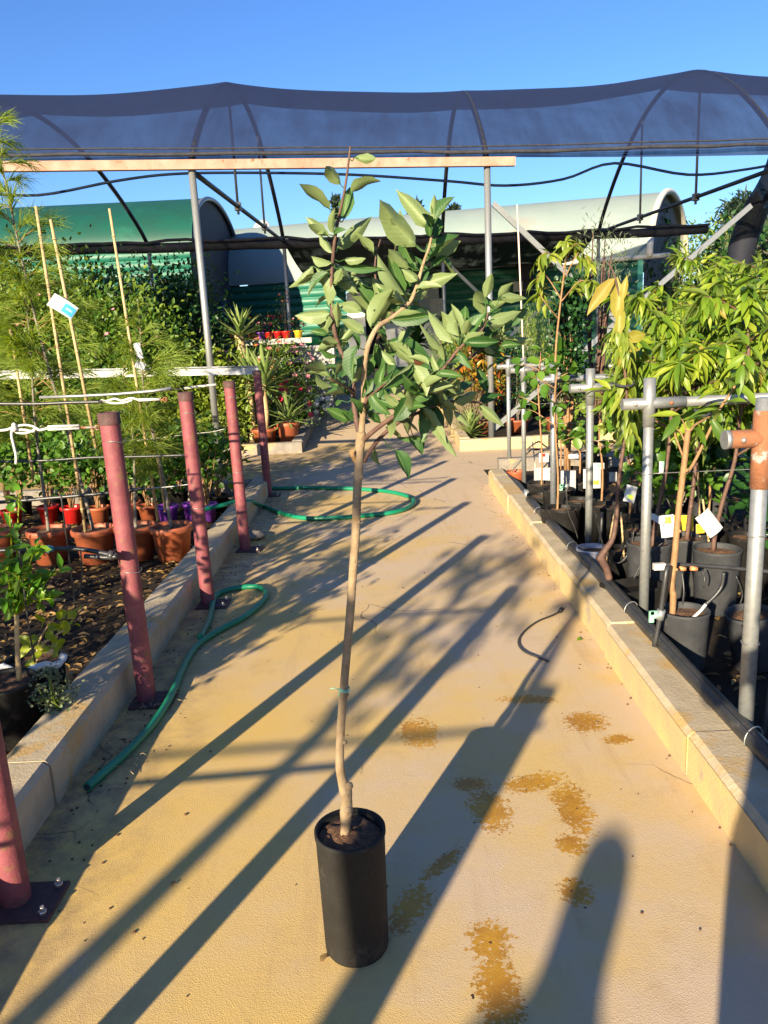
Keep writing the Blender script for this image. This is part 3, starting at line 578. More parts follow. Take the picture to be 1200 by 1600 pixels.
LV = """440,75,552,96,.30,u;378,195,300,100,.42,u;425,228,566,148,.42,u;330,305,188,184,.38,u;392,350,406,195,.42,t;305,412,224,346,.42,u;340,500,288,412,.36,u;365,480,502,332,.32,u;
525,500,440,388,.38,u;338,545,267,500,.6,u;395,530,476,510,.5,u;385,562,560,560,.22,t;350,545,442,685,.42,u;252,560,153,642,.36,u;322,588,213,678,.32,t;320,735,282,572,.42,u;328,772,190,755,.50,u;322,778,300,838,.5,u;
378,905,264,922,.46,u;320,862,238,850,.3,t;452,915,404,1066,.46,t;362,962,288,925,.36,t;430,1110,338,1082,.36,t;352,1040,296,1040,.4,t;382,1160,355,1186,.5,t;
712,470,518,278,.38,u;714,462,604,330,.36,u;620,470,640,305,.3,u;772,386,648,208,.34,u;800,362,884,248,.46,t;775,470,902,432,.66,u;762,540,908,415,.42,t;770,520,832,450,.4,t;690,500,722,575,.42,t;682,560,590,476,.4,u;
702,545,642,446,.42,t;722,622,648,566,.5,u;662,685,562,525,.38,u;655,692,600,520,.3,t;720,642,890,606,.32,u;716,662,832,640,.27,u;690,702,764,664,.48,u;560,792,468,655,.52,t;572,782,500,635,.34,t;540,792,428,680,.4,u;
472,762,372,718,.44,u;482,862,388,790,.36,u;466,852,410,826,.34,t;512,832,606,640,.36,u;602,800,795,788,.25,t;622,792,742,758,.36,u;642,782,545,648,.32,t;602,762,560,695,.42,t;662,662,702,588,.45,t;
500,740,562,838,.5,t;540,892,604,1008,.42,u;530,912,560,1035,.36,t;592,902,718,992,.46,u;592,892,784,962,.42,t;602,902,694,934,.4,t;702,992,556,1062,.32,t;702,1002,768,1136,.42,u;772,1002,690,958,.36,u;642,1052,694,1116,.34,t;
560,1082,704,1038,.27,t;560,1092,622,1186,.42,t;592,1062,644,1156,.4,t;512,1132,582,1236,.38,t;500,1212,562,1262,.38,t;692,1142,618,1232,.6,t;702,1142,786,1142,.42,t;
832,932,748,828,.36,u;882,902,788,758,.32,u;902,892,850,748,.36,u;932,882,880,728,.32,u;936,872,1002,758,.42,t;932,882,1002,838,.5,u;1022,772,964,652,.42,u;1042,772,1116,716,.52,u;1082,702,1142,628,.5,u;1092,702,1204,688,.32,u;
1042,802,1176,768,.32,u;1102,872,1164,800,.38,u;1042,892,1174,868,.32,u;1002,902,1114,934,.32,t;932,902,1084,912,.27,t;962,922,1114,954,.27,t;902,942,964,1004,.36,t;862,962,798,1034,.4,t;842,1002,964,968,.32,t;
802,1042,924,1032,.24,t;832,1052,904,1114,.42,u;822,1122,892,1078,.62,t;812,1182,770,1058,.4,u;882,1162,974,1118,.52,u;822,1172,904,1192,.37,u;802,1192,726,1296,.4,t;732,1202,762,1346,.38,t;742,1192,698,1128,.42,t;
742,1192,834,1346,.28,u;762,1182,912,1376,.28,u;772,1172,834,1296,.28,t;802,1132,738,1204,.4,t;1002,1182,1100,1264,.30,u;882,1202,964,1254,.28,u;702,1318,764,1372,.4,t;762,1330,640,1322,.36,t;700,1336,742,1404,.42,t;
622,1382,692,1504,.40,t;530,1378,558,1440,.5,u;690,800,640,900,.42,t;640,900,700,840,.4,u;560,960,640,930,.34,t;470,980,540,1040,.4,t;520,1060,470,1130,.42,t;620,1000,560,940,.4,u;740,1060,820,1010,.36,t;450,1000,380,1060,.36,t;430,860,470,930,.4,t;600,640,560,580,.4,u;580,700,530,620,.36,u;640,620,690,560,.4,u;480,640,420,590,.36,u;430,620,470,560,.38,u;790,560,840,500,.4,t"""
mbl, mbp = MB(), MB(); rdl = rs(11); BRa = np.array(BR)
for q in LV.replace('\n', '').split(';'):
    bx, by, tx, ty, wr, side = q.split(','); wr = float(wr)
    dz = rdl.uniform(-.03, .03)
    pb = at(*z5(float(bx), float(by)), Y0); k = np.argmin(np.linalg.norm((BRa-pb)[:, [0, 2]], axis=1)); yb = BRa[k][1]+dz
    pb = at(*z5(float(bx), float(by)), yb); l2 = np.linalg.norm(at(*z5(float(tx), float(ty)), yb)-pb)
    pt = at(*z5(float(tx), float(ty)), yb+rdl.uniform(-.45, .35)*l2)
    d = pt-pb; L = np.linalg.norm(d); n0 = unit(CP-pb); n0 = unit(n0-unit(d)*(n0@unit(d)))
    sdv = np.cross(unit(d), n0); an = rdl.uniform(-1.05, 1.05); n = n0*math.cos(an)+sdv*math.sin(an)
    if side == 'u': n = -n
    dr = rdl.uniform(.02, .16)*(1 if n[2] > 0 else -1)
    # keep the seen tip where the photo has it although the blade bends
    mbl.leaves([pb], [d], [n], [L*1.06], [l2*wr*1.04+.003], 'fine', dr*2.0, rdl.uniform(.2, .75))
    P = BRa[np.argmin(np.linalg.norm(BRa-pb, axis=1))]
    if .008 < np.linalg.norm(P-pb) < .14: mbp.tube([P, P*.5+pb*.5+V(0, 0, -.006), pb, pb+unit(d)*.01], [.0014, .0012, .0011, .0009], 5, smooth=3)
for k in range(100):                                    # the few on the far side of the crown
    p = BRa[rdl.randint(30, len(BRa))]+V(rdl.normal(0, .02), rdl.uniform(.0, .11), rdl.normal(0, .02))
    if p[2] < 1.30 or p[2] > 1.72: continue
    d = V(rdl.normal(0, 1), rdl.uniform(.1, 1), rdl.normal(.1, .7)); mbl.leaves([p], [d], [V(rdl.normal(0, .4), -.3, 1)], rdl.uniform(.05, .085), rdl.uniform(.022, .034), 'fine', rdl.uniform(-.1, .3), rdl.uniform(.2, .7))
k = mbl.n; rdl = rs(23); sh_ = BRa[(BRa[:, 2] > 1.36) & (BRa[:, 2] < 1.80)]
for c_ in range(26):                                   # small upright clusters along the shoots
    q = sh_[rdl.randint(len(sh_))]
    for m_ in range(rdl.randint(3, 6)):
        d = V(rdl.normal(0, .6), rdl.normal(0, .6), rdl.uniform(.2, 1.1)); L = rdl.uniform(.038, .068); side = rdl.choice([-1, -1, 1])
        n = unit(V(rdl.normal(0, .5), -1*side, rdl.uniform(-.2, .7))); b = q+V(rdl.normal(0, .007), rdl.normal(0, .007), rdl.normal(0, .012))+unit(d)*.012
        mbl.leaves([b], [d], [n], [L], [L*rdl.uniform(.32, .46)], 'fine', rdl.uniform(-.15, .35), rdl.uniform(.2, .8)); mbl.tube([q, b+unit(d)*.004], .0011, 4)
k = mbl.n; mbl.f += [tuple(i+k for i in q) for q in mbp.f]; mbl.v += mbp.v; mbl.lv += mbp.lv; mbl.n += mbp.n; mbl.build('foliage', M['apple'], mt)
mb = MB(); c = at(538, 1078, Y0)
for k in range(2): mb.tube([c+V(.0125*math.cos(a), .0125*math.sin(a), .004*k+.002*math.sin(a*2)) for a in np.linspace(0, 6.3, 15)], .0016, 5)
mb.tube([c+V(-.012, -.004, .002), c+V(-.022, -.008, .010), c+V(-.034, -.006, .008)], .0014, 5); mb.tube([c+V(-.01, -.006, 0), c+V(-.014, -.012, -.012)], .0014, 5); mb.build('tie', M['clip'], mt)
# ================================================================ red posts along the left kerb
ords = ['nearest', 'second', 'third', 'fourth', 'farthest']
RP = [(-1.128, 1.96), (-1.12, 3.25), (-1.12, 4.56), (-1.10, 5.84), (-1.22, 8.05)]
def red_post(x, y, label, seed, grp='red posts along the left kerb'):
    t = thing('red_post', label, 'post', (x, y, 0), grp); r = .042; rd = rs(seed)
    mb = MB(); z1 = 1.31; top = V(x-.012+rd.normal(0, .006), y, z1)
    mb.tube([V(x, y, .008)*(1-u)+top*u for u in np.linspace(0, 1, 8)], r, 18, caps=False); mb.tube([top, top+V(0, 0, -.015)], r-.004, 18, caps=True); pp_ = mb.build('pipe', M['red'], t)
    mb = MB(); mb.lathe([(r+.0035, 0), (r+.0035, .05), (r-.004, .052), (r-.006, 0)], top-V(0, 0, .048), 18); mb.build('rim', M['redrim'], pp_)
    mb = MB(); mb.box((x+.035, y-.01, .006), (.19, .16, .011), az=rd.normal(0, .06)); bp_ = mb.build('base_plate', M['redrim'], t)
    for dx, dy in ((.105, -.065), (.105, .05)):
        mb = MB(); mb.tube([(x+dx, y+dy, .010), (x+dx, y+dy, .022)], .012, 6); mb.tube([(x+dx, y+dy, .02), (x+dx, y+dy, .034)], .006, 8); mb.build('bolt', M['bolt'], bp_)
    if y > 2:
        for zz in (.62, 1.19):
            mb = MB(); mb.tube([(x+(r+.003)*math.cos(a), y+(r+.003)*math.sin(a), zz+.004*math.sin(3*a)) for a in np.linspace(0, 6.3, 19)], .0022, 5); mb.build('wire_loop', M['wire'], t)
    return t
for i, (x, y) in enumerate(RP):
    red_post(x, y, ['nearest rusty red post, cut off by the left edge of the photo', 'red post beside the cut green hose, a folded black pipe end wired to it', 'red post behind the bend of the near green hose', 'red post before the looped green hose, third from the front with its top in view', 'farthest red post, holding up the end of the white rail'][i], 40+i)
for i, y in enumerate((.63, -.77)): red_post((-1.128, -1.22)[i], y, 'red post standing behind the camera on the left kerb', 60+i)
# (the rows go on behind the camera)
for i, (y, z) in enumerate(((.63, 1.2), (.63, .66), (-.77, 1.2), (-.77, .7))):
    mb = MB(); mb.tube([(-1.16-3.4*u, y+.03*math.sin(u*4), z-.04*math.sin(u*3.1)) for u in np.linspace(0, 1, 9)], .010, 6); o = mb.build('drip_pipe', M['pipe'], loc=(-1.16, y, z)); tag(o, 'thin black drip pipe strung left from a red post behind the camera', 'pipe', 'drip pipes behind the camera')
# wires and ropes running left from the posts
def wire(pts, r, m, name, label, cat='wire', smooth=5):
    P = [V(p) for p in pts]; mb = MB(); mb.tube(P, r, 7, smooth=smooth); o = mb.build(name, M[m], loc=P[0]); tag(o, label, cat); return o
def row(x0, y, z, x1, z1=None, sag=.02): return [V(x0+(x1-x0)*u, y+.02*math.sin(u*5), z+((z1 or z)-z)*u-sag*math.sin(math.pi*u)) for u in np.linspace(0, 1, 7)]
# first row: knotted white rope with its hook
rp = thing('rope_tie', 'knotted white rope with rusty hook tied to the second red post', 'rope', at(60, 668, 3.26))
P = [at(152, 668, 3.24), at(128, 668, 3.24), at(118, 668, 3.24)]; mb = MB(); mb.tube(P, .0055, 6); mb.tube([P[0]+V(.007*math.cos(a), -.002, .010*math.sin(a)) for a in np.linspace(0, 6, 9)], .003, 5); mb.build('hook', M['rust'], rp)
mb = MB()
for o_ in (-.006, .006): mb.tube([at(124, 667, 3.23)+V(0, 0, o_), at(95, 668, 3.23)+V(0, 0, o_), at(75, 669, 3.23)+V(0, 0, o_)], .0052, 7)
mb.tube([at(x, y, 3.23) for x, y in ((75, 669), (62, 672), (55, 668), (52, 674), (40, 672), (25, 671), (20, 668), (8, 672), (-30, 674), (-90, 678))], .0058, 7, smooth=4)
mb.tube([at(x, y, 3.23) for x, y in ((55, 667), (40, 664), (24, 667), (24, 675), (40, 677), (55, 671))], .0050, 7, smooth=4)
mb.tube([at(x, y, 3.22) for x, y in ((20, 668), (18, 680), (22, 698), (25, 712), (25, 725))], .0055, 7, smooth=4); mb.ball(at(22, 670, 3.22), .014, 9, 6); mb.ball(at(22, 664, 3.22), .010, 9, 6); mb.build('rope', M['rope'], rp)
r2 = thing('rope_tie', 'white rope loop and turnbuckle tied to the red post behind the hose bend', 'rope', at(220, 624, 4.5))
mb = MB(); mb.tube([at(262, 624, 4.54), at(250, 625, 4.54)], .005, 6); mb.tube([at(258, 624, 4.53)+V(.012*math.cos(a), 0, .012*math.sin(a)) for a in np.linspace(0, 6, 10)], .0035, 5); mb.build('hook', M['rust'], r2)
mb = MB(); mb.tube([at(250, 624, 4.54), at(216, 625, 4.54)], .009, 7); mb.tube([at(x, y, 4.54) for x, y in ((216, 625), (205, 622), (190, 626), (180, 623), (165, 627), (158, 625), (175, 630), (195, 629), (207, 625))], .0065, 7, smooth=4); mb.build('rope', M['rope'], r2)
wire([at(x, y, 4.54) for x, y in ((160, 628), (110, 629), (60, 631), (10, 631), (-60, 630), (-140, 631))], .010, 'pipe', 'drip_pipe', 'thin black drip pipe at post-top height behind the knotted white rope', 'pipe')
wire([at(x, y, 4.6) for x, y in ((268, 606), (240, 611), (180, 616), (120, 619), (62, 621))], .009, 'galv', 'metal_rod', 'straight grey rod leading to the top of the red post behind the hose bend', 'rod', 1)
wire([at(x, y, 5.84) for x, y in ((338, 601), (318, 603), (300, 605), (288, 607))], .010, 'rope', 'turnbuckle', 'short white turnbuckle at the top of the red post near the looped hose', 'turnbuckle', 1)
wire([at(x, y, 5.84) for x, y in ((288, 607), (255, 611), (200, 615), (100, 622))], .006, 'wire', 'support_wire', 'thin steel wire running left from the white turnbuckle')
wire([at(x, y, 4.56) for x, y in ((290, 711), (235, 713), (190, 714), (140, 715), (60, 720), (-60, 722))], .0075, 'pipe', 'drip_pipe', 'black drip pipe at half height just behind the second red post', 'pipe')
wire([at(x, y, 4.56) for x, y in ((300, 756), (270, 760), (235, 763), (225, 764))], .004, 'galv', 'support_wire', 'short pale wire wound to the middle of the red post behind the hose bend')
wire([at(x, y, 4.5) for x, y in ((226, 763), (190, 768), (150, 772), (80, 778), (10, 784), (-60, 788))], .011, 'pipe', 'drip_pipe', 'thick black drip pipe running left just above the terracotta pots', 'pipe')
wire([at(x, y, 5.84) for x, y in ((352, 670), (330, 675), (300, 678), (200, 690))], .004, 'wire', 'support_wire', 'thin grey wire at half height of the red post near the looped hose')
# folded end of the irrigation pipe wired to the second post
fp = thing('folded_pipe_end', 'black irrigation pipe with its end folded back, wired to the second red post', 'pipe', at(150, 865, 3.15))
mb = MB(); mb.tube([at(x, y, 3.15) for x, y in ((-60, 862), (0, 860), (35, 859), (60, 858), (110, 857), (140, 860), (165, 865), (183, 869))], .010, 9, smooth=4); mb.tube([at(x, y, 3.13) for x, y in ((132, 869), (150, 870), (170, 871), (183, 869))], .010, 9, smooth=3); mb.build('pipe', M['pipe'], fp)
mb = MB(); mb.tube([at(170, 867, 3.14), at(178, 868.5, 3.14)], .021, 12); mb.tube([at(178, 868.5, 3.14), at(188, 871, 3.14)], [.018, .001], 10); mb.build('end_sleeve', M['pipe'], fp)
mb = MB(); mb.box(at(73, 858, 3.13), (.024, .024, .026)); mb.tube([at(66, 860, 3.13), at(82, 857, 3.13)], .013, 8); mb.build('clip', M['bluecl'], fp)
for i, (a, lab) in enumerate(((((95, 772), (105, 850), (112, 905), (118, 950)), 'thin black dripper tube hanging in front of the second terracotta pot'), (((126, 862), (128, 900), (124, 930)), 'short black dripper tube with a small grey stake in the litter'), (((30, 860), (35, 900), (45, 980), (55, 1035)), 'thin black dripper tube dropping into the near black citrus pot'), (((198, 790), (206, 830), (207, 850), (200, 870)), 'thin black tube looped down the back of the second red post'))):
    wire([at(x, y, (3.3, 3.35, 2.9, 3.4)[i]) for x, y in a], .0035, 'pipe', 'dripper_tube', lab, 'tube')
# white rail at the far end
rl = thing('white_rail', 'flat white metal rail running left from the farthest red post', 'rail', at(200, 585, 8.1)); mb = MB()
A, B = at(404, 579, 8.1), at(-160, 590, 8.1); mb.box((A+B)/2, (np.linalg.norm(A-B), .03, .075), (unit(A-B), V(0, 1, 0), unit(np.cross(unit(A-B), V(0, 1, 0))))); mb.build('rail', M['white'], rl)
mb = MB(); mb.box((A+B)/2+V(0, -.02, .045), (np.linalg.norm(A-B), .05, .012), (unit(A-B), V(0, 1, 0), unit(np.cross(unit(A-B), V(0, 1, 0))))); mb.build('top_flange', M['galv_dark'], rl)
# ================================================================ right hand pipe frames
FR = [(1.235, 2.47), (1.285, 3.67), (1.34, 4.90), (1.345, 5.96), (1.45, 7.75), (1.485, 8.85)]
fl = ['nearest grey pipe frame, with a rusty orange cross fitting at the right edge', 'second grey pipe frame from the front, its bare crossbar reaching over the cut brown trunk', 'third grey pipe frame from the front, behind the dark bent cherry stem', 'dull dark grey pipe frame, fourth from the front along the right kerb', 'grey pipe frame with a tall white cane standing on its post', 'farthest grey pipe frame, at the end of the right kerb']
for i, (x, y) in enumerate(FR):
    t = thing('pipe_trellis', fl[i], 'pipe trellis', (x, y, 0), 'grey pipe frames along the right bed'); mm = M['galv_dark'] if i == 3 else M['galv']
    z1 = 1.315; zc = 1.20; r = .024 if i else .026; xe = x+2.9
    for k, px in enumerate((x, xe)):
        mb = MB(); mb.tube([(px, y, 0), (px, y, z1 if k == 0 else 1.24)], r, 16); mb.build('post', mm, t)
        mb = MB()
        if i == 0 and k == 0:
            mb.tube([(px, y, 1.02), (px, y, z1-.04)], r+.005, 18); mb.tube([(px-.115, y, zc-.015), (px-.112, y, zc-.015), (px+.20, y, zc-.015)], [r+.004]*3, 16); fo = mb.build('cross_fitting', M['rust'], t); fo['label'] = 'rusty orange cross fitting'
            mb = MB(); mb.tube([(px-.124, y, zc-.015), (px-.108, y, zc-.015)], r+.0052, 16); mb.build('sleeve_end', M['galv'], fo); cf_ = fo
        else:
            mb.tube([(px, y, 1.09), (px, y, z1+.004)], r+.005, 18); mb.tube([(px-(.13 if k == 0 else .02), y, zc), (px+(.17 if k == 0 else -.1), y, zc)], r+.0035, 16); fo = mb.build('cross_fitting', mm, t)
        if k == 0: cf_ = fo
    mb = MB(); mb.tube([(x+.15, y, zc-(.015 if i == 0 else 0)), (xe, y, zc)], r, 14); mb.build('crossbar', mm, t)
    for dx in (-.075, .095):
        mb = MB(); zz = zc-(.015 if i == 0 else 0); mb.ball((x+dx, y-r-.005, zz), .010, 10, 5, (1, 1, 1)); b = mb.build('bolt', M['bolt'] if dx < 0 or i == 0 else M['rust'], cf_)
    for zz in (.86, .48):
        mb = MB(); mb.tube([(x+(r+.003)*math.cos(a), y+(r+.003)*math.sin(a), zz+.003*math.sin(3*a)) for a in np.linspace(0, 6.3, 15)], .0022, 5); mb.build('wire_loop', M['wire'], t)
    if i < 5:
        wire(row(x+.03, y, .86, x+2.8, sag=.01), .0022, 'wire', 'support_wire', 'thin wire tied at waist height to the ' + ['nearest grey pipe frame', 'second grey pipe frame', 'third grey pipe frame', 'dull dark pipe frame', 'frame with the tall white cane'][i])
mb = MB(); mb.tube([at(x, y, 7.75) for x, y in ((819, 590), (818, 560), (813, 440), (808, 320))], .008, 8); o = mb.build('white_cane', M['cane_w'], loc=(1.45, 7.75, 1.2)); tag(o, 'tall thin whitish cane rising from the fifth pipe frame', 'cane')
# main irrigation pipe on the kerb
ip = thing('irrigation_pipe', 'thick black irrigation pipe lying along the right kerb with an end cap', 'pipe', (1.2, 5, .15))
kx = lambda y: 1.0+.0089*(y+7-8)+.0  # inner top line of the kerb
pts = [(1.195, .5), (1.20, 2.2), (1.205, 3.2), (1.215, 4.2), (1.225, 5.4), (1.23, 6.2)]
mb = MB(); mb.tube([(x, y, .185+.006*math.sin(y*3)) for x, y in pts]+[at(823, 782, 6.6)], .033, 14, smooth=6)
for s_ in (-1, 1): mb.tube([(x+.012*s_-.01, y, .2175+.006*math.sin(y*3)) for x, y in pts], .0022, 5, smooth=6)
mb.build('pipe', M['pipe'], ip)
cp_ = [at(823, 782, 6.6), at(815, 770, 7.0), at(806, 758, 7.4), at(797, 749, 7.75), at(786, 741, 8.1)]
mb = MB(); mb.tube(cp_, [.034, .048, .05, .034, .034], 14, smooth=3); mb.build('coupling', M['pipe'], ip)
mb = MB(); mb.tube([cp_[-1], cp_[-1]+unit(cp_[-1]-cp_[-2])*.07], .052, 16); mb.tube([cp_[-1]+unit(cp_[-1]-cp_[-2])*.07, cp_[-1]+unit(cp_[-1]-cp_[-2])*.10], [.05, .035], 16); mb.build('end_cap', M['pipe'], ip)
mb = MB(); c = at(822, 781, 6.6); mb.tube([c-V(0, .07, 0), c+V(0, .03, 0)], .046, 12); mb.tube([c, c+V(.01, 0, .09)], .03, 12); mb.build('tee', M['galv_dark'], ip)
for y in (2.35, 3.62, 4.8, 5.85):
    mb = MB(); mb.tube([(1.205+.04*math.cos(a), y+.02*math.cos(a), .187+.04*math.sin(a)) for a in np.linspace(-.4, 3.6, 12)], .003, 5); mb.build('wire_tie', M['galv'], ip)
# risers with green valves
RISE = [((1022, 1010), (1032, 960), (1040, 900), (1043, 885), 3.17, 'riser tube with a pale green valve beside the second pipe frame'), ((920, 905), (930, 880), (938, 840), (941, 800), 4.75, 'riser tube with a pale green valve beside the third pipe frame'), ((867, 832), (880, 790), (885, 760), (884, 740), 5.8, 'thin riser with a pale green valve beside the dull dark pipe frame'), ((795, 742), (805, 730), (815, 718), (830, 702), 8.0, 'black riser tube next to the end cap of the irrigation pipe'), ((1178, 1205), (1190, 1150), (1200, 1110), (1215, 1000), 2.45, 'riser tube at the foot of the nearest pipe frame')]
for k, (a, b, c, d, Y, lab) in enumerate(RISE):
    t = thing('drip_riser', lab, 'riser', at(*a, Y), 'drip risers on the irrigation pipe'); mb = MB(); mb.tube([at(*a, Y), at(*b, Y), at(*c, Y), at(*d, Y+.02)], .0105 if k in (0, 1, 4) else .007, 10, smooth=4); mb.build('tube', M['pipe'], t)
    if k in (0, 1, 2):
        q = at(*(b if k != 2 else c), Y); mb = MB(); mb.tube([q+V(-.004, -.0, -.022), q+V(.004, 0, .022)], .018, 10); vb_ = mb.build('valve_body', M['galv'], t)
        mb = MB(); mb.tube([q, q+V(-.035, -.012, -.004)], .010, 8); mb.box(q+V(-.044, -.012, -.004), (.02, .012, .05)); mb.box(q+V(-.034, -.012, .014), (.03, .012, .016)); mb.build('valve_handle', M['clip'], vb_)
# drip line with emitters between the frames
dl = thing('drip_line', 'black drip line with taps and emitters crossing behind the second pipe frame', 'pipe', at(1100, 888, 3.5))
mb = MB(); mb.tube([at(x, y, 3.5) for x, y in ((1022, 884), (1050, 882), (1100, 884), (1150, 888), (1200, 893), (1300, 900))], .010, 8, smooth=3); mb.build('pipe', M['pipe'], dl)
for px in (1066, 1084): mb = MB(); mb.tube([at(px-5, 888, 3.47), at(px+5, 889, 3.47)], .011, 8); mb.build('emitter', M['terra_lt'], dl)
mb = MB(); mb.box(at(1030, 885, 3.47), (.055, .025, .03)); mb.build('tap', M['meter'], dl)
for x0, y0, x1, y1 in ((1065, 892, 1066, 950), (1097, 890, 1099, 918), (1131, 893, 1118, 930)):
    mb = MB(); mb.tube([at(x0, y0, 3.47), at((x0+x1)/2+3, (y0+y1)/2, 3.44), at(x1, y1, 3.44)], .0045, 6, smooth=4); mb.build('micro_tube', M['pipe'], dl)
for i, (pp, Y, m, r, lab) in enumerate((([(1082, 966), (1094, 955), (1103, 944)], 3.28, 'rope', .007, 'white dripper stake leaning out of the front black pot'), ([(1103, 944), (1118, 930), (1128, 915), (1131, 895)], 3.32, 'pipe', .008, 'black dripper tube leading into the front black pot'), ([(1150, 900), (1160, 930), (1150, 960), (1158, 975), (1166, 970)], 3.4, 'pipe', .0035, 'thin tube hooking into the leaning pot at the right edge'), ([(990, 905), (1003, 880), (1020, 860), (1036, 848)], 4.0, 'pipe', .0035, 'thin tube curving behind the second pipe frame'), ([(930, 800), (945, 860), (965, 880), (985, 860), (990, 830)], 4.3, 'pipe', .0045, 'thin looped tube above the square black pot'), ([(860, 830), (868, 800), (872, 770), (880, 760)], 5.7, 'wire', .003, 'thin pale tube crossing to the dull pipe frame'), ([(885, 762), (888, 800), (898, 825), (905, 850)], 5.2, 'pipe', .0035, 'thin tube dropping into the lilac grey pot'))):
    wire([at(x, y, Y) for x, y in pp], r, m, 'dripper_tube', lab, 'tube')
wire([at(x, y, 8.2) for x, y in ((824, 702), (870, 703), (910, 707), (960, 705))], .012, 'pipe', 'drip_pipe', 'black drip pipe crossing at knee height behind the white cane frame', 'pipe')
wire([at(x, y, 8.3) for x, y in ((826, 700), (842, 690), (855, 699), (880, 703))], .010, 'pipe', 'pipe_offcut', 'bent black pipe piece arching over the far drip pipe', 'pipe', 3)
# ================================================================ hoses and small things on the path
def hose(pts, r, name, lab, m='hose', sm=8):
    mb = MB(); mb.tube(pts, r, 12, smooth=sm); o = mb.build(name, M[m], loc=pts[0]); tag(o, lab, 'hose'); return o
hp = [gnd(x, y, .019) for x, y in ((136, 1230), (168, 1202), (205, 1168), (243, 1125), (268, 1085), (285, 1045), (306, 1010), (340, 986), (378, 966), (405, 945), (416, 928), (406, 918), (384, 917), (355, 922), (336, 932), (330, 955), (324, 975), (313, 1000))]
hp[-1][2] = .036
ho = hose(hp, .0175, 'garden_hose', 'cut green garden hose lying bent along the left kerb in the foreground')
mb = MB(); q = hp[0]-unit(hp[1]-hp[0])*.0015; mb.tube([q, q+unit(hp[1]-hp[0])*.001], .0125, 12); e = mb.build('hose_bore', M['shade_black'], ho)
lp = [gnd(425, 772, .02), gnd(418, 768, .02), at(392, 769, 7.75)+V(0, 0, 0), at(382, 778, 7.3), at(378, 784, 7.15)]
l2 = [at(300, 802, 6.55), at(320, 796, 6.65), at(350, 789, 6.8), at(372, 783, 6.95), at(392, 784, 7.0)]+[gnd(x, y, .022) for x, y in ((412, 791), (430, 798), (455, 806), (485, 810), (530, 809), (575, 805), (612, 801), (636, 794), (647, 784), (638, 776), (612, 769), (575, 765), (530, 763), (480, 762), (430, 763), (395, 764))]+[at(382, 771, 7.9), at(376, 781, 7.2)]
hose(l2, .021, 'garden_hose', 'green garden hose lying in a wide loop across the path and over the left kerb')
bt = [gnd(x, y, .007) for x, y in ((874, 956), (862, 962), (842, 970), (824, 982), (812, 996), (811, 1008), (820, 1018), (838, 1026), (857, 1033))]
o = hose(bt, .0055, 'tube_offcut', 'short curved offcut of thin black tube on the path near the right kerb', 'pipe'); o['category'] = 'tube'
mb = MB(); mb.tube([bt[0]-V(0, 0, .003), bt[0]+V(.02, .03, .008)], .013, 8); e = mb.build('tube_cap', M['pipe'], o)
def loose_leaf(x, y, L, lab, m, az):
    g0 = gnd(x, y, .006); mb = MB(); mb.leaves([g0], [V(math.cos(az), math.sin(az), .12)], [V(.2, -.2, 1)], L, L*.45, 'fine', .2, .3); o = mb.build('fallen_leaf', M[m], loc=g0); tag(o, lab, 'leaf')
loose_leaf(902, 1001, .05, 'small green leaf lying on the path beside the right kerb', 'citrus', .6)
loose_leaf(500, 1503, .035, 'dark dry scrap of leaf on the path left of the apple tree pot', 'litter', .8)
loose_leaf(266, 1385, .03, 'brown dry leaf on the sunny path at lower left', 'litter', 1.2)
# flat stone by the red post
st = MB(); rd = rs(4); c = gnd(398, 842, 0); st.ball(c+V(0, 0, .03), .075, 14, 8, (1.15, 1, .5)); o = st.build('stone', M['kerb_grey'], loc=c); tag(o, 'flat grey stone lying at the foot of the fourth red post', 'stone')
for v in o.data.vertices: v.co += Vector((rd.normal(0, .006), rd.normal(0, .006), rd.normal(0, .004)))
# straw under the hose
mb = MB(); rd = rs(6)
for cx, cy, n in ((395, 928, 26), (235, 1105, 34), (180, 1190, 40)):
    c = gnd(cx, cy, .004)
    for k in range(n):
        a = rd.uniform(0, 6.28); p = c+V(rd.normal(0, .05), rd.normal(0, .08), rd.uniform(0, .01)); l = rd.uniform(.02, .06); mb.tube([p, p+V(math.cos(a)*l*.5, math.sin(a)*l*.5, .006), p+V(math.cos(a+.3)*l, math.sin(a+.3)*l, 0)], .0012, 4)
o = mb.build('straw', M['bamboo']); o['kind'] = 'stuff'; tag(o, 'wisps of dry straw and twigs caught beside the near green hose', 'straw')
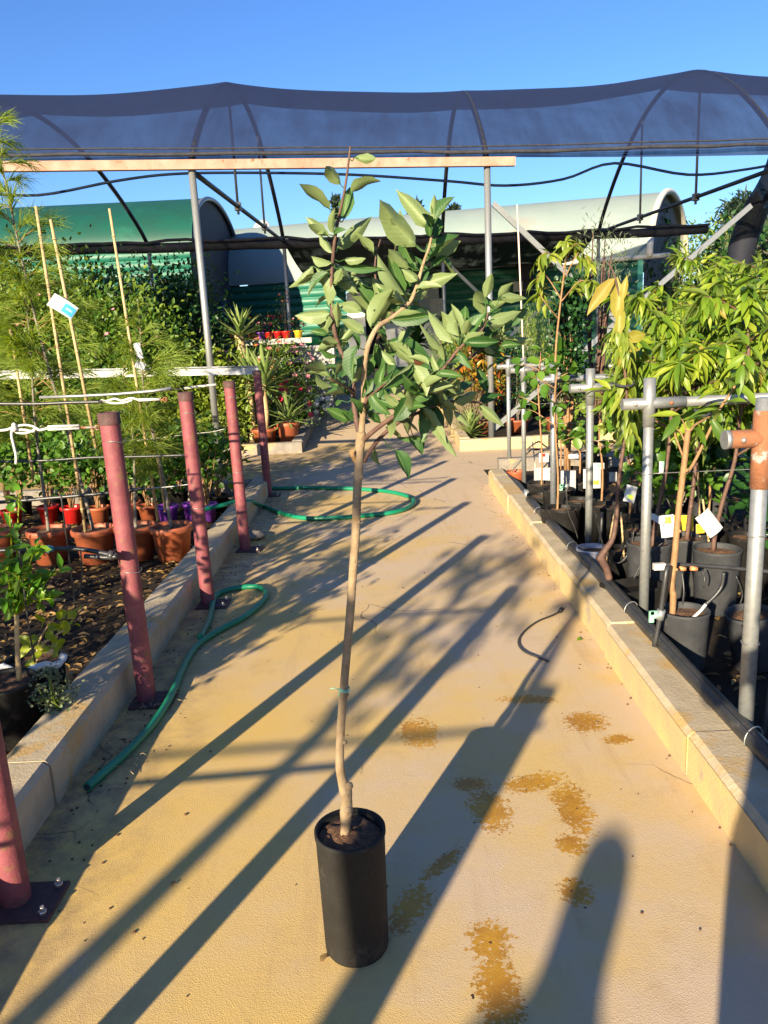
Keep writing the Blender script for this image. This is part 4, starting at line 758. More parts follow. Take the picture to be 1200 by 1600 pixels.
# ================================================================ plant builders
def rdirs(rd, n, up=0.):
    d = rd.normal(0, 1, (n, 3)); d[:, 2] += up; return d/np.linalg.norm(d, axis=1, keepdims=True)
def bush(name, label, cat, loc, h, rx, ry, seed, m, ncl=40, per=40, L=.06, W=.03, kind='leaf', z0=.12, potspec=None, flower=None, nfl=0, group=None, stem='bark_gr', droop=.2, upw=.25, shape=1.0, lean=(0, 0), soft=.13, sticks=None):
    rd = rs(seed); loc = V(loc); t = thing(name, label, cat, loc, group); pz = 0
    if potspec: pot(t, loc, *potspec[:3], potspec[3], rim=potspec[4]); pz = potspec[2]-.03
    b = loc+V(0, 0, pz); zc = pz+(h-pz)*(z0+1)/2; rz = (h-pz)*(1-z0)/2
    u = rdirs(rd, ncl); rr = rd.uniform(.35, 1., ncl)**.6
    C = u*rr[:, None]*V(rx, ry, rz); C[:, :2] *= (1-(1-shape)*((C[:, 2:3]/rz+1)/2)); C += loc+V(0, 0, zc); C[:, :2] += np.outer((C[:, 2]-loc[2])/h, lean)
    sm = MB()
    sel = C[rd.permutation(ncl)[:min(ncl, 16)]]
    for c in sel:
        mid = b+(c-b)*.5+V((b[0]-c[0])*.22, (b[1]-c[1])*.22, .0)+rd.normal(0, .02, 3)
        r0 = max(.005, h*.008); sm.tube([b+rd.normal(0, .012, 3)*V(1, 1, 0), mid, c], [r0, r0*.7, r0*.3], 5, smooth=2)
    sm.build('stems', M[stem], t)
    n = ncl*per; cl = np.repeat(np.arange(ncl), per); s_ = soft*(rx+ry+rz)/3*2.2
    B = C[cl]+rd.normal(0, 1, (n, 3))*s_*V(1, 1, 1.1)
    out = B-(loc+V(0, 0, zc*.8)); out /= np.linalg.norm(out, axis=1, keepdims=True)
    D = out*.7+rdirs(rd, n)*.8+V(0, 0, upw); N = rdirs(rd, n)*.7+V(-.15, -.3, .8)
    ok = B[:, 2] > loc[2]+pz+.01; B, D, N = B[ok], D[ok], N[ok]; n = len(B)
    fo = MB(); fo.leaves(B, D, N, L*rd.uniform(.6, 1.25, n), W*rd.uniform(.7, 1.2, n), kind, droop*rd.uniform(.3, 1.6, n), .25); fo.build('foliage', M[m], t)
    if flower:
        fb = MB(); out = rdirs(rd, nfl, .2); P = out*V(rx, ry, rz)*rd.uniform(.8, 1.08, (nfl, 1)); P[:, 1] = np.where(rd.rand(nfl) < .7, -np.abs(P[:, 1]), P[:, 1]); P += loc+V(0, 0, zc)
        s0 = flower[1]
        for p in P:
            k = 5; a = np.arange(k)*2*math.pi/k+rd.uniform(0, 3); nn = unit(p-(loc+V(0, 0, zc))+V(0, -.3, .2)); ex = unit(np.cross(nn, V(0, .3, 1))); ey = np.cross(nn, ex)
            D = ex*np.cos(a)[:, None]+ey*np.sin(a)[:, None]+nn*.35; fb.leaves(np.tile(p, (k, 1)), D, np.tile(nn, (k, 1)), s0, s0*.8, 'leaf', -.1, .2)
        fb.build('flowers', M[flower[0]], t)['kind'] = 'stuff'
    return t
def feather(label, loc, h, seed, potspec, cane, rcr=.55, nb=46, nn=95, z0=.28, group='feathery young casuarinas', lean=(0, 0), top=None):
    rd = rs(seed); loc = V(loc); t = thing('casuarina', label, 'tree', loc, group); pot(t, loc, *potspec[:3], potspec[3], rim=True)
    b = loc+V(0, 0, potspec[2]-.04); tp = loc+V(lean[0], lean[1], h)
    P = [b*(1-u)+tp*u+V(.04*math.sin(u*7+seed), .03*math.cos(u*5), 0)*u for u in np.linspace(0, 1, 10)]
    mb = MB(); mb.tube(P, list(np.linspace(.014, .003, 10)), 8, smooth=3); Pa = np.array(P); bb = MB(); Bs, Ds, Ls = [], [], []
    for k in range(nb):
        u = z0+(1-z0)*(k+rd.rand())/nb; i = min(int(u*9), 8); f = u*9-i; p = Pa[i]*(1-f)+Pa[i+1]*f
        a = rd.uniform(0, 6.28); ln = rcr*(1.12-.78*u)*rd.uniform(.55, 1.15)*(1 if u < .72 else max(.12, 1-(u-.72)*3.4)); d = V(math.cos(a), math.sin(a), rd.uniform(.35, 1.0)); d = unit(d)
        Q = [p+d*ln*s_-V(0, 0, .28*ln*s_*s_) for s_ in np.linspace(0, 1, 6)]; bb.tube(Q, list(np.linspace(.0045, .0012, 6)), 5); Q = np.array(Q)
        for s_ in rd.uniform(.15, 1, nn if u < .72 else max(8, int(nn*(1-(u-.72)*3.0)))): 
            j = min(int(s_*5), 4); q = Q[j]+(Q[j+1]-Q[j])*(s_*5-j); Bs.append(q); w_ = rdirs(rd, 1)[0]; Ds.append(unit(Q[j+1]-Q[j])*.9+w_*.42-V(0, 0, .05)); Ls.append(rd.uniform(.13, .30)*(.75 if s_ > .85 else 1)*(1 if u < .72 else max(.3, 1-(u-.72)*2.6)))
    for u in .5+.5*rd.rand(210)**1.6:
        i = min(int(u*9), 8); Bs.append(Pa[i]+(Pa[i+1]-Pa[i])*(u*9-i)); Ds.append(rdirs(rd, 1, 1.3)[0]); Ls.append(rd.uniform(.06, .14)*(1.25-.55*u))
    n = len(Bs); Bs = np.array(Bs); D = np.array(Ds); tk = mb.build('trunk', M['bark_gr'], t); bb.build('branches', M['bark_br'], tk)
    fo = MB(); N = rdirs(rd, n); fo.leaves(Bs, D, N, np.array(Ls), .0062, 'needle', .0); 
    E = Bs+D/np.linalg.norm(D, axis=1, keepdims=True)*np.array(Ls)[:, None]*.55; fo.leaves(E, D*.8+rdirs(rd, n)*.25-V(0, 0, .45), N, np.array(Ls)*.55, .0045, 'needle', 0); fo.build('foliage', M['needle'], t)
    return t
def cane(pts, r, label, m='bamboo', name='bamboo_cane'):
    P = [V(p) for p in pts]; mb = MB(); mb.tube(P, [r, r*.8], 9)
    for u in np.linspace(.08, .92, 8): q = P[0]*(1-u)+P[-1]*u; d = unit(P[-1]-P[0]); mb.tube([q-d*.004, q+d*.004], r*1.18, 9)
    o = mb.build(name, M[m], loc=P[0]); tag(o, label, 'cane', 'canes staking the young trees'); return o
def leafy_tree(name, label, cat, loc, trunk, rad, limbs, seed, m, L, W, per=16, potspec=None, bark='bark_br', group=None, droop=.3, down=.5, kind='fine', extra=None, span=(.25, 1.), cutends=()):
    """trunk and limbs are lists of world points; leaves sit in whorls along the outer part of each limb"""
    rd = rs(seed); loc = V(loc); t = thing(name, label, cat, loc, group)
    if potspec: pot(t, loc, *potspec[:3], potspec[3], rim=potspec[4])
    mb = MB(); mb.tube(trunk, list(np.linspace(rad, rad*.55, len(trunk))), 10, smooth=4); tk = mb.build('trunk', M[bark], t)
    bb = MB(); Bs, Ds, Ns = [], [], []
    for q in limbs:
        Q, rr = spline([V(p) for p in q], list(np.linspace(rad*.5, rad*.16, len(q))), 5); bb.tube(Q, rr, 7); Q = np.array(Q); n = len(Q)
        for k in range(per):
            u = span[0]+(span[1]-span[0])*rd.rand()**.75; f = u*(n-1); i = min(int(f), n-2); p = Q[i]+(Q[i+1]-Q[i])*(f-i); ax_ = unit(Q[i+1]-Q[i])
            d = rdirs(rd, 1)[0]; d = d-ax_*(d@ax_)*.8; d = unit(d)*.8+ax_*.35-V(0, 0, down*rd.uniform(.5, 1.5)); Bs.append(p); Ds.append(d); Ns.append(V(d[0], d[1], 0)*.35+V(rd.normal(0, .35), rd.normal(0, .35)-.1, .9))
    bb.build('branches', M[bark], tk); n = len(Bs); fo = MB(); fo.leaves(Bs, Ds, Ns, L*rd.uniform(.6, 1.15, n), W*rd.uniform(.75, 1.15, n), kind, droop*rd.uniform(.4, 1.5, n), .22); fo.build('foliage', M[m], t)
    if extra:
        k = extra[1]; ii = rd.permutation(n)[:k]; fo = MB(); B = np.array(Bs)[ii]+rd.normal(0, .02, (k, 3)); fo.leaves(B, np.array(Ds)[ii]-V(0, 0, .3), np.array(Ns)[ii]+rd.normal(0, .3, (k, 3)), L*rd.uniform(.6, 1, k), W, kind, droop, .2); fo.build('yellowed_leaves', M[extra[0]], t)
    return t
def auto_limbs(trunk_pts, n, ln, seed, up=.6, z0=.45):
    rd = rs(seed); T = np.array([V(p) for p in trunk_pts]); m = len(T); out = []
    for k in range(n):
        u = z0+(1-z0)*(k+.5)/n; f = u*(m-1); i = min(int(f), m-2); p = T[i]+(T[i+1]-T[i])*(f-i); a = k*2.4+rd.uniform(-.4, .4); l = ln*rd.uniform(.6, 1.15)*(1.15-.5*u)
        d = V(math.cos(a), math.sin(a), up*rd.uniform(.6, 1.5)); out.append([p, p+d*l*.4, p+d*l*.75+V(0, 0, -.03*l), p+d*l+V(0, 0, -.14*l)])
    out.append([T[-2], T[-1], T[-1]+V(0, 0, ln*.3)]); return out
def yucca(name, label, loc, th, lean, nl, L, seed, potspec=None, tr=.03, group=None):
    rd = rs(seed); loc = V(loc); t = thing(name, label, 'yucca', loc, group)
    if potspec: pot(t, loc, *potspec[:3], potspec[3], rim=potspec[4])
    b = loc+V(0, 0, (potspec[2]-.04) if potspec else 0); tp = loc+V(lean, 0, th)
    if tr: mb = MB(); P = [b*(1-u)+tp*u+V(.02*math.sin(u*5), 0, 0) for u in np.linspace(0, 1, 9)]; mb.tube(P, [tr*(1+.1*(i % 2)) for i in range(9)], 10, smooth=3); mb.build('trunk', M['bamboo'], t)
    g5 = np.arange(nl); ph = g5*2.4; el = np.linspace(1.45, -.25, nl)+rd.normal(0, .1, nl); D = np.stack([np.cos(ph)*np.cos(el), np.sin(ph)*np.cos(el), np.sin(el)], 1); N = np.stack([-np.cos(ph)*np.sin(el), -np.sin(ph)*np.sin(el), np.cos(el)], 1)+1e-3
    B = np.tile(tp, (nl, 1))+D*.02-V(0, 0, 1)*np.linspace(-.02, .08, nl)[:, None]; mb = MB(); mb.leaves(B, D, N, L*rd.uniform(.8, 1.1, nl), L*.115, 'sword', rd.uniform(.02, .22, nl), .3); mb.build('leaves', M['yucca'], t); return t
def card(name, label, c, w, h, nrm, up, prints=(), cat='plant label', bend=.0):
    c, nrm, up = V(c), unit(nrm), V(up); up = unit(up-nrm*(up@nrm)); ex = np.cross(up, nrm); mb = MB(); t = .0012
    P = [[c+ex*w*(i/8-.5)+up*h*(j/4-.5)+nrm*(bend*math.sin(math.pi*i/8)) for i in range(9)] for j in range(5)]; Pb = [[p-nrm*t for p in q] for q in P]
    mb.grid(P); mb.grid([q[::-1] for q in Pb]); 
    o = mb.build(name, M['paper'], loc=c); tag(o, label, cat)
    for (u0, v0, u1, v1, m) in prints:
        pb = MB(); pb.grid([[c+ex*w*(u-.5)+up*h*(v-.5)+nrm*(bend*math.sin(math.pi*u)+.0015) for u in np.linspace(u0, u1, 5)] for v in (v0, v1)]); pb.build('print', M[m], o)
    return o
# ================================================================ left bed: casuarinas in terracotta pots
T_ = (.155, .115, .27, 'terra')
cas = [((-1.64, 5.76), 1.95, 1, (-.10, .0), .42, 'casuarina in the clean terracotta pot nearest the red post at the hose bend'), ((-2.25, 5.80), 3.5, 2, (-.40, .0), .60, 'tallest casuarina, its tip above the others and a blue and white tag on its cane'), ((-2.62, 5.85), 2.45, 3, (.10, -.05), .55, 'casuarina with the curved bare side branch at upper left'), ((-3.05, 5.95), 2.25, 4, (-.3, .05), .55, 'casuarina in the terracotta pot at the left edge behind the citrus'), ((-1.93, 5.82), 1.6, 5, (.05, .15), .35, 'short casuarina in the terracotta pot right behind the second red post')]
for (x, y), h, sd_, ln_, rc, lab in cas: feather(lab, (x, y, -.02), h, sd_, T_, None, rc, nb=48 if h > 2 else 32, nn=62 if h > 2 else 55, lean=ln_, z0=.30 if h > 2 else .26)
cane([at(134, 832, 5.72), at(56, 322, 5.62)], .0125, 'left of the two pale bamboo canes that carry the blue and white tag'); cane([at(150, 700, 5.62), at(79, 343, 5.55)], .0125, 'right of the two pale bamboo canes beside the blue and white tag')
cane([at(247, 815, 5.76), at(171, 326, 5.70)], .0115, 'bamboo cane with two small white tags, standing free against the green shed'); cane([at(52, 745, 5.9), at(15, 505, 5.9)], .012, 'short brown cane leaning at the left edge of the casuarinas', 'bamboo'); cane([at(258, 800, 5.9), at(232, 620, 5.95)], .008, 'thin brown cane beside the cane with two white tags')
tg = card('plant_tag', 'torn blue and white plant tag hanging between the two pale canes', at(98, 479, 5.5), .18, .10, V(.3, -1, .25), V(.55, 0, .75), ((.55, .15, .98, .8, 'blueprint'), (.05, .55, .4, .62, 'inkprint'), (.05, .35, .42, .4, 'inkprint'), (.65, .42, .9, .56, 'paper')), bend=.02)
card('plant_tag', 'upper white paper tag on the free standing bamboo cane', at(216, 549, 5.65), .055, .115, V(-.3, -1, .1), V(-.25, 0, 1), ((.2, .3, .7, .35, 'inkprint'),), bend=.015); card('plant_tag', 'lower folded white paper tag on the free standing bamboo cane', at(219, 571, 5.64), .075, .05, V(-.1, -1, .3), V(.4, 0, 1), (), bend=.015)
# rows of young round-leaved plants in small coloured pots
cols_ = ['redp', 'redp', 'redp', 'terra', 'terra', 'terra', 'purp', 'purp', 'blackp', 'purp']
nm_ = {'redp': 'red', 'terra': 'orange brown', 'purp': 'purple', 'blackp': 'black'}
pos_ = [(-3.55, 7.2), (-3.25, 7.32), (-2.98, 7.22), (-2.70, 7.15), (-2.45, 7.32), (-2.22, 7.12), (-2.02, 7.05), (-1.80, 7.12), (-1.62, 7.45), (-1.66, 7.05)]
whr = ['behind the leftmost terracotta pots', 'left of the tallest casuarina', 'directly behind the tallest casuarina', 'left of the second red post', 'half hidden by the second red post', 'just right of the second red post', 'left of the red post at the hose bend', 'touching the red post at the hose bend', 'at the back beside the white turnbuckle', 'crossed by the end of the looped hose']
for i, (x, y) in enumerate(pos_):
    bush('potted_seedling', 'round-leaved young plant in a %s pot, %s' % (nm_[cols_[i]], whr[i]), 'potted plant', (x, y, -.02), .78+.06*math.sin(i*3), .20, .18, 100+i, 'hedge', 12, 22, .062, .055, 'round', .35, (.095, .072, .17, cols_[i], True), group='young plants in small coloured pots', stem='bark_br', soft=.16)
for i, (x, y) in enumerate([(-3.7, 7.75), (-3.3, 7.8), (-2.9, 7.78), (-2.5, 7.8), (-2.1, 7.78)]):
    bush('potted_seedling', 'round-leaved young plant in a black pot in the back row, ' + ['leftmost by the edge', 'behind the left casuarinas', 'behind the tallest casuarina', 'behind the second red post', 'left of the turnbuckle'][i], 'potted plant', (x, y, -.02), .86, .22, .18, 130+i, 'hedge', 13, 22, .065, .058, 'round', .3, (.1, .08, .18, 'blackp', True), group='young plants in the back row', stem='bark_br', soft=.16)
# citrus and other plants at the near left
cz = V(-1.62, 2.98, -.02)
def citrus():
    rd = rs(8); t = thing('citrus_tree', 'small bright green citrus tree in a black pot at the left edge', 'citrus tree', cz); pot(t, cz, .135, .115, .27, 'blackp', rim=False)
    tr = [at(30, 1062, 2.95), at(27, 1010, 2.95), at(26, 960, 2.95)]; mb = MB(); mb.tube(tr, [.011, .010, .009], 9, smooth=3); mb.build('trunk', M['bamboo'], t)
    bb, fo = MB(), MB()
    ends = [(15, 800, 2.93), (30, 770, 3.0), (60, 845, 2.9), (5, 880, 2.85), (60, 900, 2.92), (95, 890, 2.95), (10, 935, 2.85), (80, 935, 2.9), (-40, 860, 2.95), (-20, 930, 2.9), (30, 900, 2.82), (45, 870, 3.05)]
    for x, y, Y in ends:
        e = at(x, y, Y); m_ = (tr[2]+e)/2+V(0, 0, .02); Q, r_ = spline([tr[2], m_, e], [.005, .0035, .0018], 5); bb.tube(Q, r_, 6); Q = np.array(Q); n = 17
        k = rd.randint(3, len(Q), n); B = Q[k]+rd.normal(0, .006, (n, 3)); D = rdirs(rd, n, .35); fo.leaves(B, D, V(0, -.4, .8)+rdirs(rd, n)*.6, rd.uniform(.045, .085, n), rd.uniform(.02, .036, n), 'fine', .15, .25)
    bb.build('branches', M['citrus_y'], t); fo.build('foliage', M['citrus'], t); return t
citrus()
c2 = V(-1.62, 3.28, -.02); t = thing('citrus_shoot', 'yellow-green citrus shoot in a black bag with a white turned rim', 'citrus tree', c2); pot(t, c2, .13, .115, .24, 'blackp', rim=False)
mb = MB(); mb.tube([c2+V(.0, 0, .2), at(62, 1000, 3.25), at(85, 965, 3.25)], [.006, .005, .004], 7, smooth=3); mb.tube([c2+V(.0, 0, .2), at(70, 1005, 3.2), at(100, 985, 3.2)], [.005, .004, .003], 7, smooth=3); mb.build('stems', M['bamboo'], t)
mb = MB(); rd = rs(3); P = [(88, 963), (105, 970), (75, 985), (60, 1015), (95, 980), (80, 1010), (112, 975), (50, 1030), (70, 970), (90, 1000), (118, 955), (60, 995), (48, 1005), (85, 1020)]
B = np.array([at(x, y, 3.22+rd.uniform(-.06, .06)) for x, y in P]*2); n = len(B); mb.leaves(B, rdirs(rd, n, .2), V(0, -.9, .4)+rdirs(rd, n)*.5, rd.uniform(.05, .08, n), rd.uniform(.03, .045, n), 'fine', .1, .15); mb.build('foliage', M['citrus_y'], t)
mb = MB(); mb.tube([c2+V(.132*math.cos(a), .132*math.sin(a), .235+.012*math.sin(a*5)) for a in np.linspace(-2.6, .1, 22)], [.012+.008*abs(math.sin(k)) for k in range(22)], 7); mb.build('bag_rim', M['whitep'], t)
bush('creeping_plant', 'small grey-green creeping plant spilling from the near black pot', 'plant', at(85, 1075, 2.86)-V(0, 0, .10), .17, .085, .05, 9, 'olive', 30, 16, .016, .012, 'round', .05, soft=.12, stem='shrub_y')
# ================================================================ far left bed: tall mixed shrubs, yuccas, oleanders, bench with pots
shr = [(-7.6, 12.6, 3.0, 'shrub', 'tall leafy shrub with pink dots at the left edge behind the casuarinas'), (-6.2, 12.3, 2.9, 'shrub_y', 'yellowish tall shrub behind the left casuarinas'), (-5.0, 12.7, 2.85, 'shrub', 'tall green shrub with pink flowers below the dark green shed'), (-3.9, 12.2, 2.3, 'shrub', 'tall green shrub behind the free standing cane'), (-3.0, 12.4, 1.35, 'shrub_y', 'mid-height shrub left of the front tunnel post'), (-4.6, 13.9, 2.8, 'dkgreen', 'dark shrub in the shade under the net roll'), (-3.6, 14.8, 2.9, 'dkgreen', 'dark shrub behind the weeping shrub, left of the bench'), (-6.6, 14.4, 2.95, 'dkgreen', 'dark tall shrub behind the yellowish one under the net roll'), (-8.6, 14.2, 2.95, 'dkgreen', 'dark tall shrub farthest left behind the casuarinas')]
for i, (x, y, h, m, lab) in enumerate(shr): bush('flowering_shrub', lab, 'shrub', (x, y, 0), h, .9, .7, 200+i, m, 150, 58, .10, .058, 'leaf', .06, flower=('pink', .045), nfl=14 if m != 'dkgreen' else 0, group='tall shrubs in the far left bed', soft=.12)
bush('weeping_shrub', 'grey-green weeping shrub below the arch foot left of the front tunnel post', 'shrub', (-4.0, 13.2, 0), 2.95, .5, .4, 231, 'olive', 34, 40, .12, .022, 'leaf', .45, soft=.13, upw=-.9, droop=.5)
bush('low_shrub', 'low leafy bush at the corner of the far left bed behind the fourth red post', 'shrub', (-2.5, 11.9, 0), .85, .6, .3, 232, 'shrub_y', 40, 36, .05, .032, 'leaf', .05, soft=.13); bush('low_shrub', 'low yellow-green bush at the kerb beside the metal post', 'shrub', (-3.6, 11.8, 0), .8, .5, .3, 233, 'shrub', 36, 36, .05, .03, 'leaf', .05, soft=.13)
bush('low_shrub', 'low dark bush left along the far left kerb', 'shrub', (-5.2, 11.9, 0), .95, .7, .35, 234, 'shrub', 40, 36, .055, .035, 'leaf', .05, soft=.13)
yucca('yucca_tree', 'tall yucca with a bare pale trunk in front of the bench of flower pots', at(396, 640, 13.4)*V(1, 1, 0)+V(0, 0, gz(13.4)), at(385, 523, 13.4)[2]-gz(13.4), -.12, 44, .52, 21, tr=.075)
yucca('potted_yucca', 'yucca on a short trunk in a round terracotta pot at the bed corner', (-1.80, 12.0, .03), .95, .06, 46, .62, 22, (.19, .15, .28, 'terra', True), tr=.05); yucca('potted_yucca', 'stemless yucca in the taller terracotta pot on the kerb corner', (-1.42, 11.95, .03), .42, 0, 26, .5, 23, (.165, .135, .36, 'terra', True), tr=.02)
yucca('yucca_tree', 'yucca hidden behind the farthest red post', (-2.05, 12.25, .03), 1.05, .05, 40, .55, 24, tr=.045)
ole = [(-1.95, 13.6, 1.55, 'mixfl', 'oleander bush with pink and red flowers behind the potted yuccas'), (-1.6, 14.9, 1.35, 'pink', 'pale pink flowering oleander at the edge of the aisle'), (-1.45, 16.2, 1.25, 'pink', 'pale pink oleander farther along the aisle'), (-1.55, 12.9, .95, 'redfl', 'low bush with crimson flowers behind the taller terracotta pot'), (-2.75, 13.3, 1.45, 'pink', 'pink flowering bush between the tall yucca and the metal post')]
for i, (x, y, h, fm, lab) in enumerate(ole): bush('flowering_bush', lab, 'flowering bush', (x, y, gz(y)), h, .5, .55, 240+i, 'shrub', 44, 34, .095, .022, 'leaf', .05, flower=(fm, .06 if fm != 'redfl' else .06), nfl=38 if fm != 'redfl' else 22, group='flowering bushes along the aisle', soft=.14)
bush('flowering_bush', 'small plant with white flowers hanging over the aisle kerb', 'flowering bush', (-1.12, 14.2, gz(14.2)), .5, .22, .3, 250, 'dkgreen', 14, 24, .05, .02, 'leaf', .1, flower=('whitefl', .06), nfl=26)
bench = [(15.6, 1.66, 'upper'), (15.2, 1.30, 'lower')]
t = thing('plant_bench', 'two-step bench of weathered boards carrying rows of flower pots before the dark shed wall', 'bench', (-2.7, 15.5, gz(15.5)))
for y, z, n_ in bench:
    mb = MB(); mb.box((-2.75, y, z), (3.0, .36, .05)); mb.box((-2.75, y-.19, z-.03), (3.0, .03, .09)); mb.build('bench_board', M['tabletop'], t)
    for x in (-4.1, -2.75, -1.4): mb = MB(); mb.box((x, y, (z+gz(y))/2), (.06, .3, z-gz(y)-.055)); mb.build('leg', M['galv_dark'], t)
fp_ = [(278, 'terra', 'mixfl'), (306, 'redp', 'redfl'), (322, 'redp', 'pink'), (343, 'yelp', 'mixfl'), (365, 'redp', 'redfl'), (394, 'terra', 'mixfl'), (408, 'purp', 'pink'), (420, 'redp', 'redfl'), (434, 'redp', 'redfl'), (447, 'redp', 'mixfl'), (466, 'yelp', 'mixfl'), (258, 'whitep', 'pink')]
fpl = ['in an orange pot at the left end of the bench', 'in a red pot left of the tunnel post', 'in a red pot right against the tunnel post', 'in a yellow pot left of the tall yucca', 'in a red pot hidden by the yucca blades', 'in an orange pot right of the yucca trunk', 'in a purple pot on the bench', 'in a red pot right of the purple pot', 'in the middle one of three red pots right of the purple pot', 'in the tallest growing red pot by the rear tunnel post', 'in a yellow pot at the right end of the bench', 'in a white pot at the far left end of the bench']
for i, (px, pm, fm) in enumerate(fp_):
    p = at(px, 520, 15.6); p[2] = 1.687; hh = .95 if i == 9 else .45
    bush('potted_flower', 'flowering rose ' + fpl[i], 'potted plant', p, hh, .13, .12, 260+i, 'dkgreen', 9, 16, .05, .032, 'leaf', .1, (.085, .065, .14, pm, True), flower=(fm, .03), nfl=6, group='flower pots on the bench', soft=.15)
for i, px in enumerate((300, 330, 362, 420, 440, 455)):
    p = at(px, 547, 15.2); p[2] = 1.327; bush('seedling_tray', 'low seedlings in a dark tray on the lower bench board, ' + ['leftmost', 'second from left', 'left of the yucca trunk', 'right of the yucca trunk', 'second from right', 'rightmost'][i], 'seedlings', p, .22, .16, .12, 280+i, 'shrub_y', 10, 22, .04, .025, 'leaf', .02, (.13, .12, .07, 'blackp', True), group='seedling trays on the lower board', soft=.2)
mb = MB(); c = at(480, 540, 16.2); mb.grid([[c+V(-.55+1.1*i/10, .15*math.sin(i)+.1*j/6, -.12*(j-2)/2+.05*math.sin(i*1.3+j)) for i in range(11)] for j in range(7)]); o = mb.build('green_sheet', M['greencloth'], loc=c); tag(o, 'crumpled bright green sheet hanging at the right end of the bench', 'plastic sheet')
mb = MB(); c = at(486, 556, 15.6); mb.box(c, (.95, .5, .34)); mb.tube([c+V(-.47, -.25, .17), c+V(.47, -.25, .17)], .03, 8); o = mb.build('wooden_crate', M['tabletop'], loc=c); tag(o, 'grey weathered crate below the crumpled green sheet', 'crate')
mb = MB(); q = at(486, 560, 15.6); mb.box((q[0], q[1], (q[2]-.17+gz(15.6))/2), (.8, .4, max(.05, q[2]-.2-gz(15.6)))); o2 = mb.build('crate_stand', M['galv_dark'], o)
# ================================================================ far right bed
fr = [('croton', 'croton bush with orange and green leaves in a terracotta bowl behind the braced post', (1.60, 12.1), 1.35, .33, 'croton', .13, .045, (.2, .15, .2, 'terra', True)), ('potted_shrub', 'dark leafy shrub in a terracotta pot right of the braced post', (2.15, 12.05), 1.3, .36, 'dkgreen', .07, .03, (.19, .15, .2, 'terra', True)), ('potted_shrub', 'yellow-green shrub in a terracotta pot behind the far pipe frames', (2.75, 11.9), 1.2, .34, 'shrub_y', .06, .022, (.19, .15, .22, 'terra', True)), ('potted_shrub', 'fine leaved green shrub at the inner corner of the far right bed', (1.45, 13.3), 1.5, .4, 'shrub', .07, .03, (.2, .16, .24, 'blackp', True)), ('potted_shrub', 'green shrub in a black pot behind the dark pipe frame', (3.4, 11.7), 1.15, .4, 'shrub', .07, .03, (.19, .15, .24, 'blackp', True)), ('potted_shrub', 'bush with reddish tips in a black pot far back at right', (4.2, 12.2), 1.2, .45, 'croton', .06, .025, (.2, .16, .24, 'blackp', True)), ('potted_shrub', 'yellow-green shrub below the croton leaves beside the aisle', (1.42, 12.7), .95, .3, 'shrub_y', .06, .03, (.17, .14, .2, 'blackp', True))]
for i, (nme, lab, (x, y), h, r_, m, L, W, ps) in enumerate(fr): bush(nme, lab, 'shrub', (x, y, gz(y)+.02), h, r_, r_, 300+i, m, 34, 34, L, W, 'leaf', .30 if i < 3 else .1, ps, group='potted shrubs in the far right bed', soft=.14)
yucca('grassy_plant', 'grassy green plant with narrow blades beside the terracotta bowl', (1.36, 11.6, .03), .12, 0, 60, .36, 31, tr=0); bush('dry_grass_clump', 'beige dry twiggy clump left of the braced post', 'grass clump', (1.38, 11.95, .03), .75, .24, .24, 320, 'drygrass', 40, 34, .14, .005, 'needle', .05, soft=.12, upw=1.)
for i, (px, Y, h, lab) in enumerate(((842, 13.5, 1.75, 'narrow conifer left of the peach tree'), (862, 13.9, 2.0, 'narrow conifer directly left of the dark climbing plant'), (735, 14.5, 1.7, 'narrow conifer left of the braced post'), (776, 14.2, 1.8, 'narrow conifer right of the braced post'), (825, 14.6, 1.9, 'narrow conifer below the wall heater'), (690, 16.5, 1.7, 'narrow conifer beside the grey door panel'))):
    p = at(px, 600, Y); bush('columnar_conifer', lab, 'conifer', (p[0], Y, gz(Y)), h, .15, .15, 330+i, 'conifer', 46, 34, .06, .007, 'leaf', .05, (.13, .1, .2, 'blackp', True), group='narrow conifers in the far right bed', upw=1.1, shape=.45, soft=.10)
p = at(652, 578, 21.0); t = yucca('potted_palm', 'dark spiky palm in an orange pot by the white shed door', (p[0], 20.6, gz(20.6)), .95, 0, 70, .7, 41, (.27, .2, .5, 'terra_lt', True), tr=.05)
for c in t.children:
    if c.name.startswith('leaves'): c.data.materials[0] = M['dkgreen']
bush('low_shrub', 'bright low bush at the back of the aisle on the right', 'shrub', (1.7, 15.5, gz(15.5)), 1.1, .4, .6, 350, 'shrub_y', 36, 34, .06, .03, 'leaf', .05, soft=.13); bush('low_shrub', 'green bush with orange tips behind the croton', 'shrub', (1.9, 13.6, gz(13.6)), 1.3, .45, .4, 351, 'croton', 36, 34, .07, .03, 'leaf', .1, soft=.13)
mb = MB(); c = at(712, 548, 18); mb.lathe([(.001, 0), (.16, 0), (.2, .45), (.21, .47), (.19, .47), (.15, .05)], V(c[0], 18, gz(18)), 18); mb.lathe([(.215, .36), (.225, .38), (.225, .42), (.215, .44)], V(c[0], 18, gz(18)), 18); o = mb.build('blue_bucket', mat('blue_plastic', (.02, .08, .5), .4, (.015, .07, .42)), loc=V(c[0], 18, gz(18))); tag(o, 'bright blue bucket in front of the green shed wall', 'bucket')
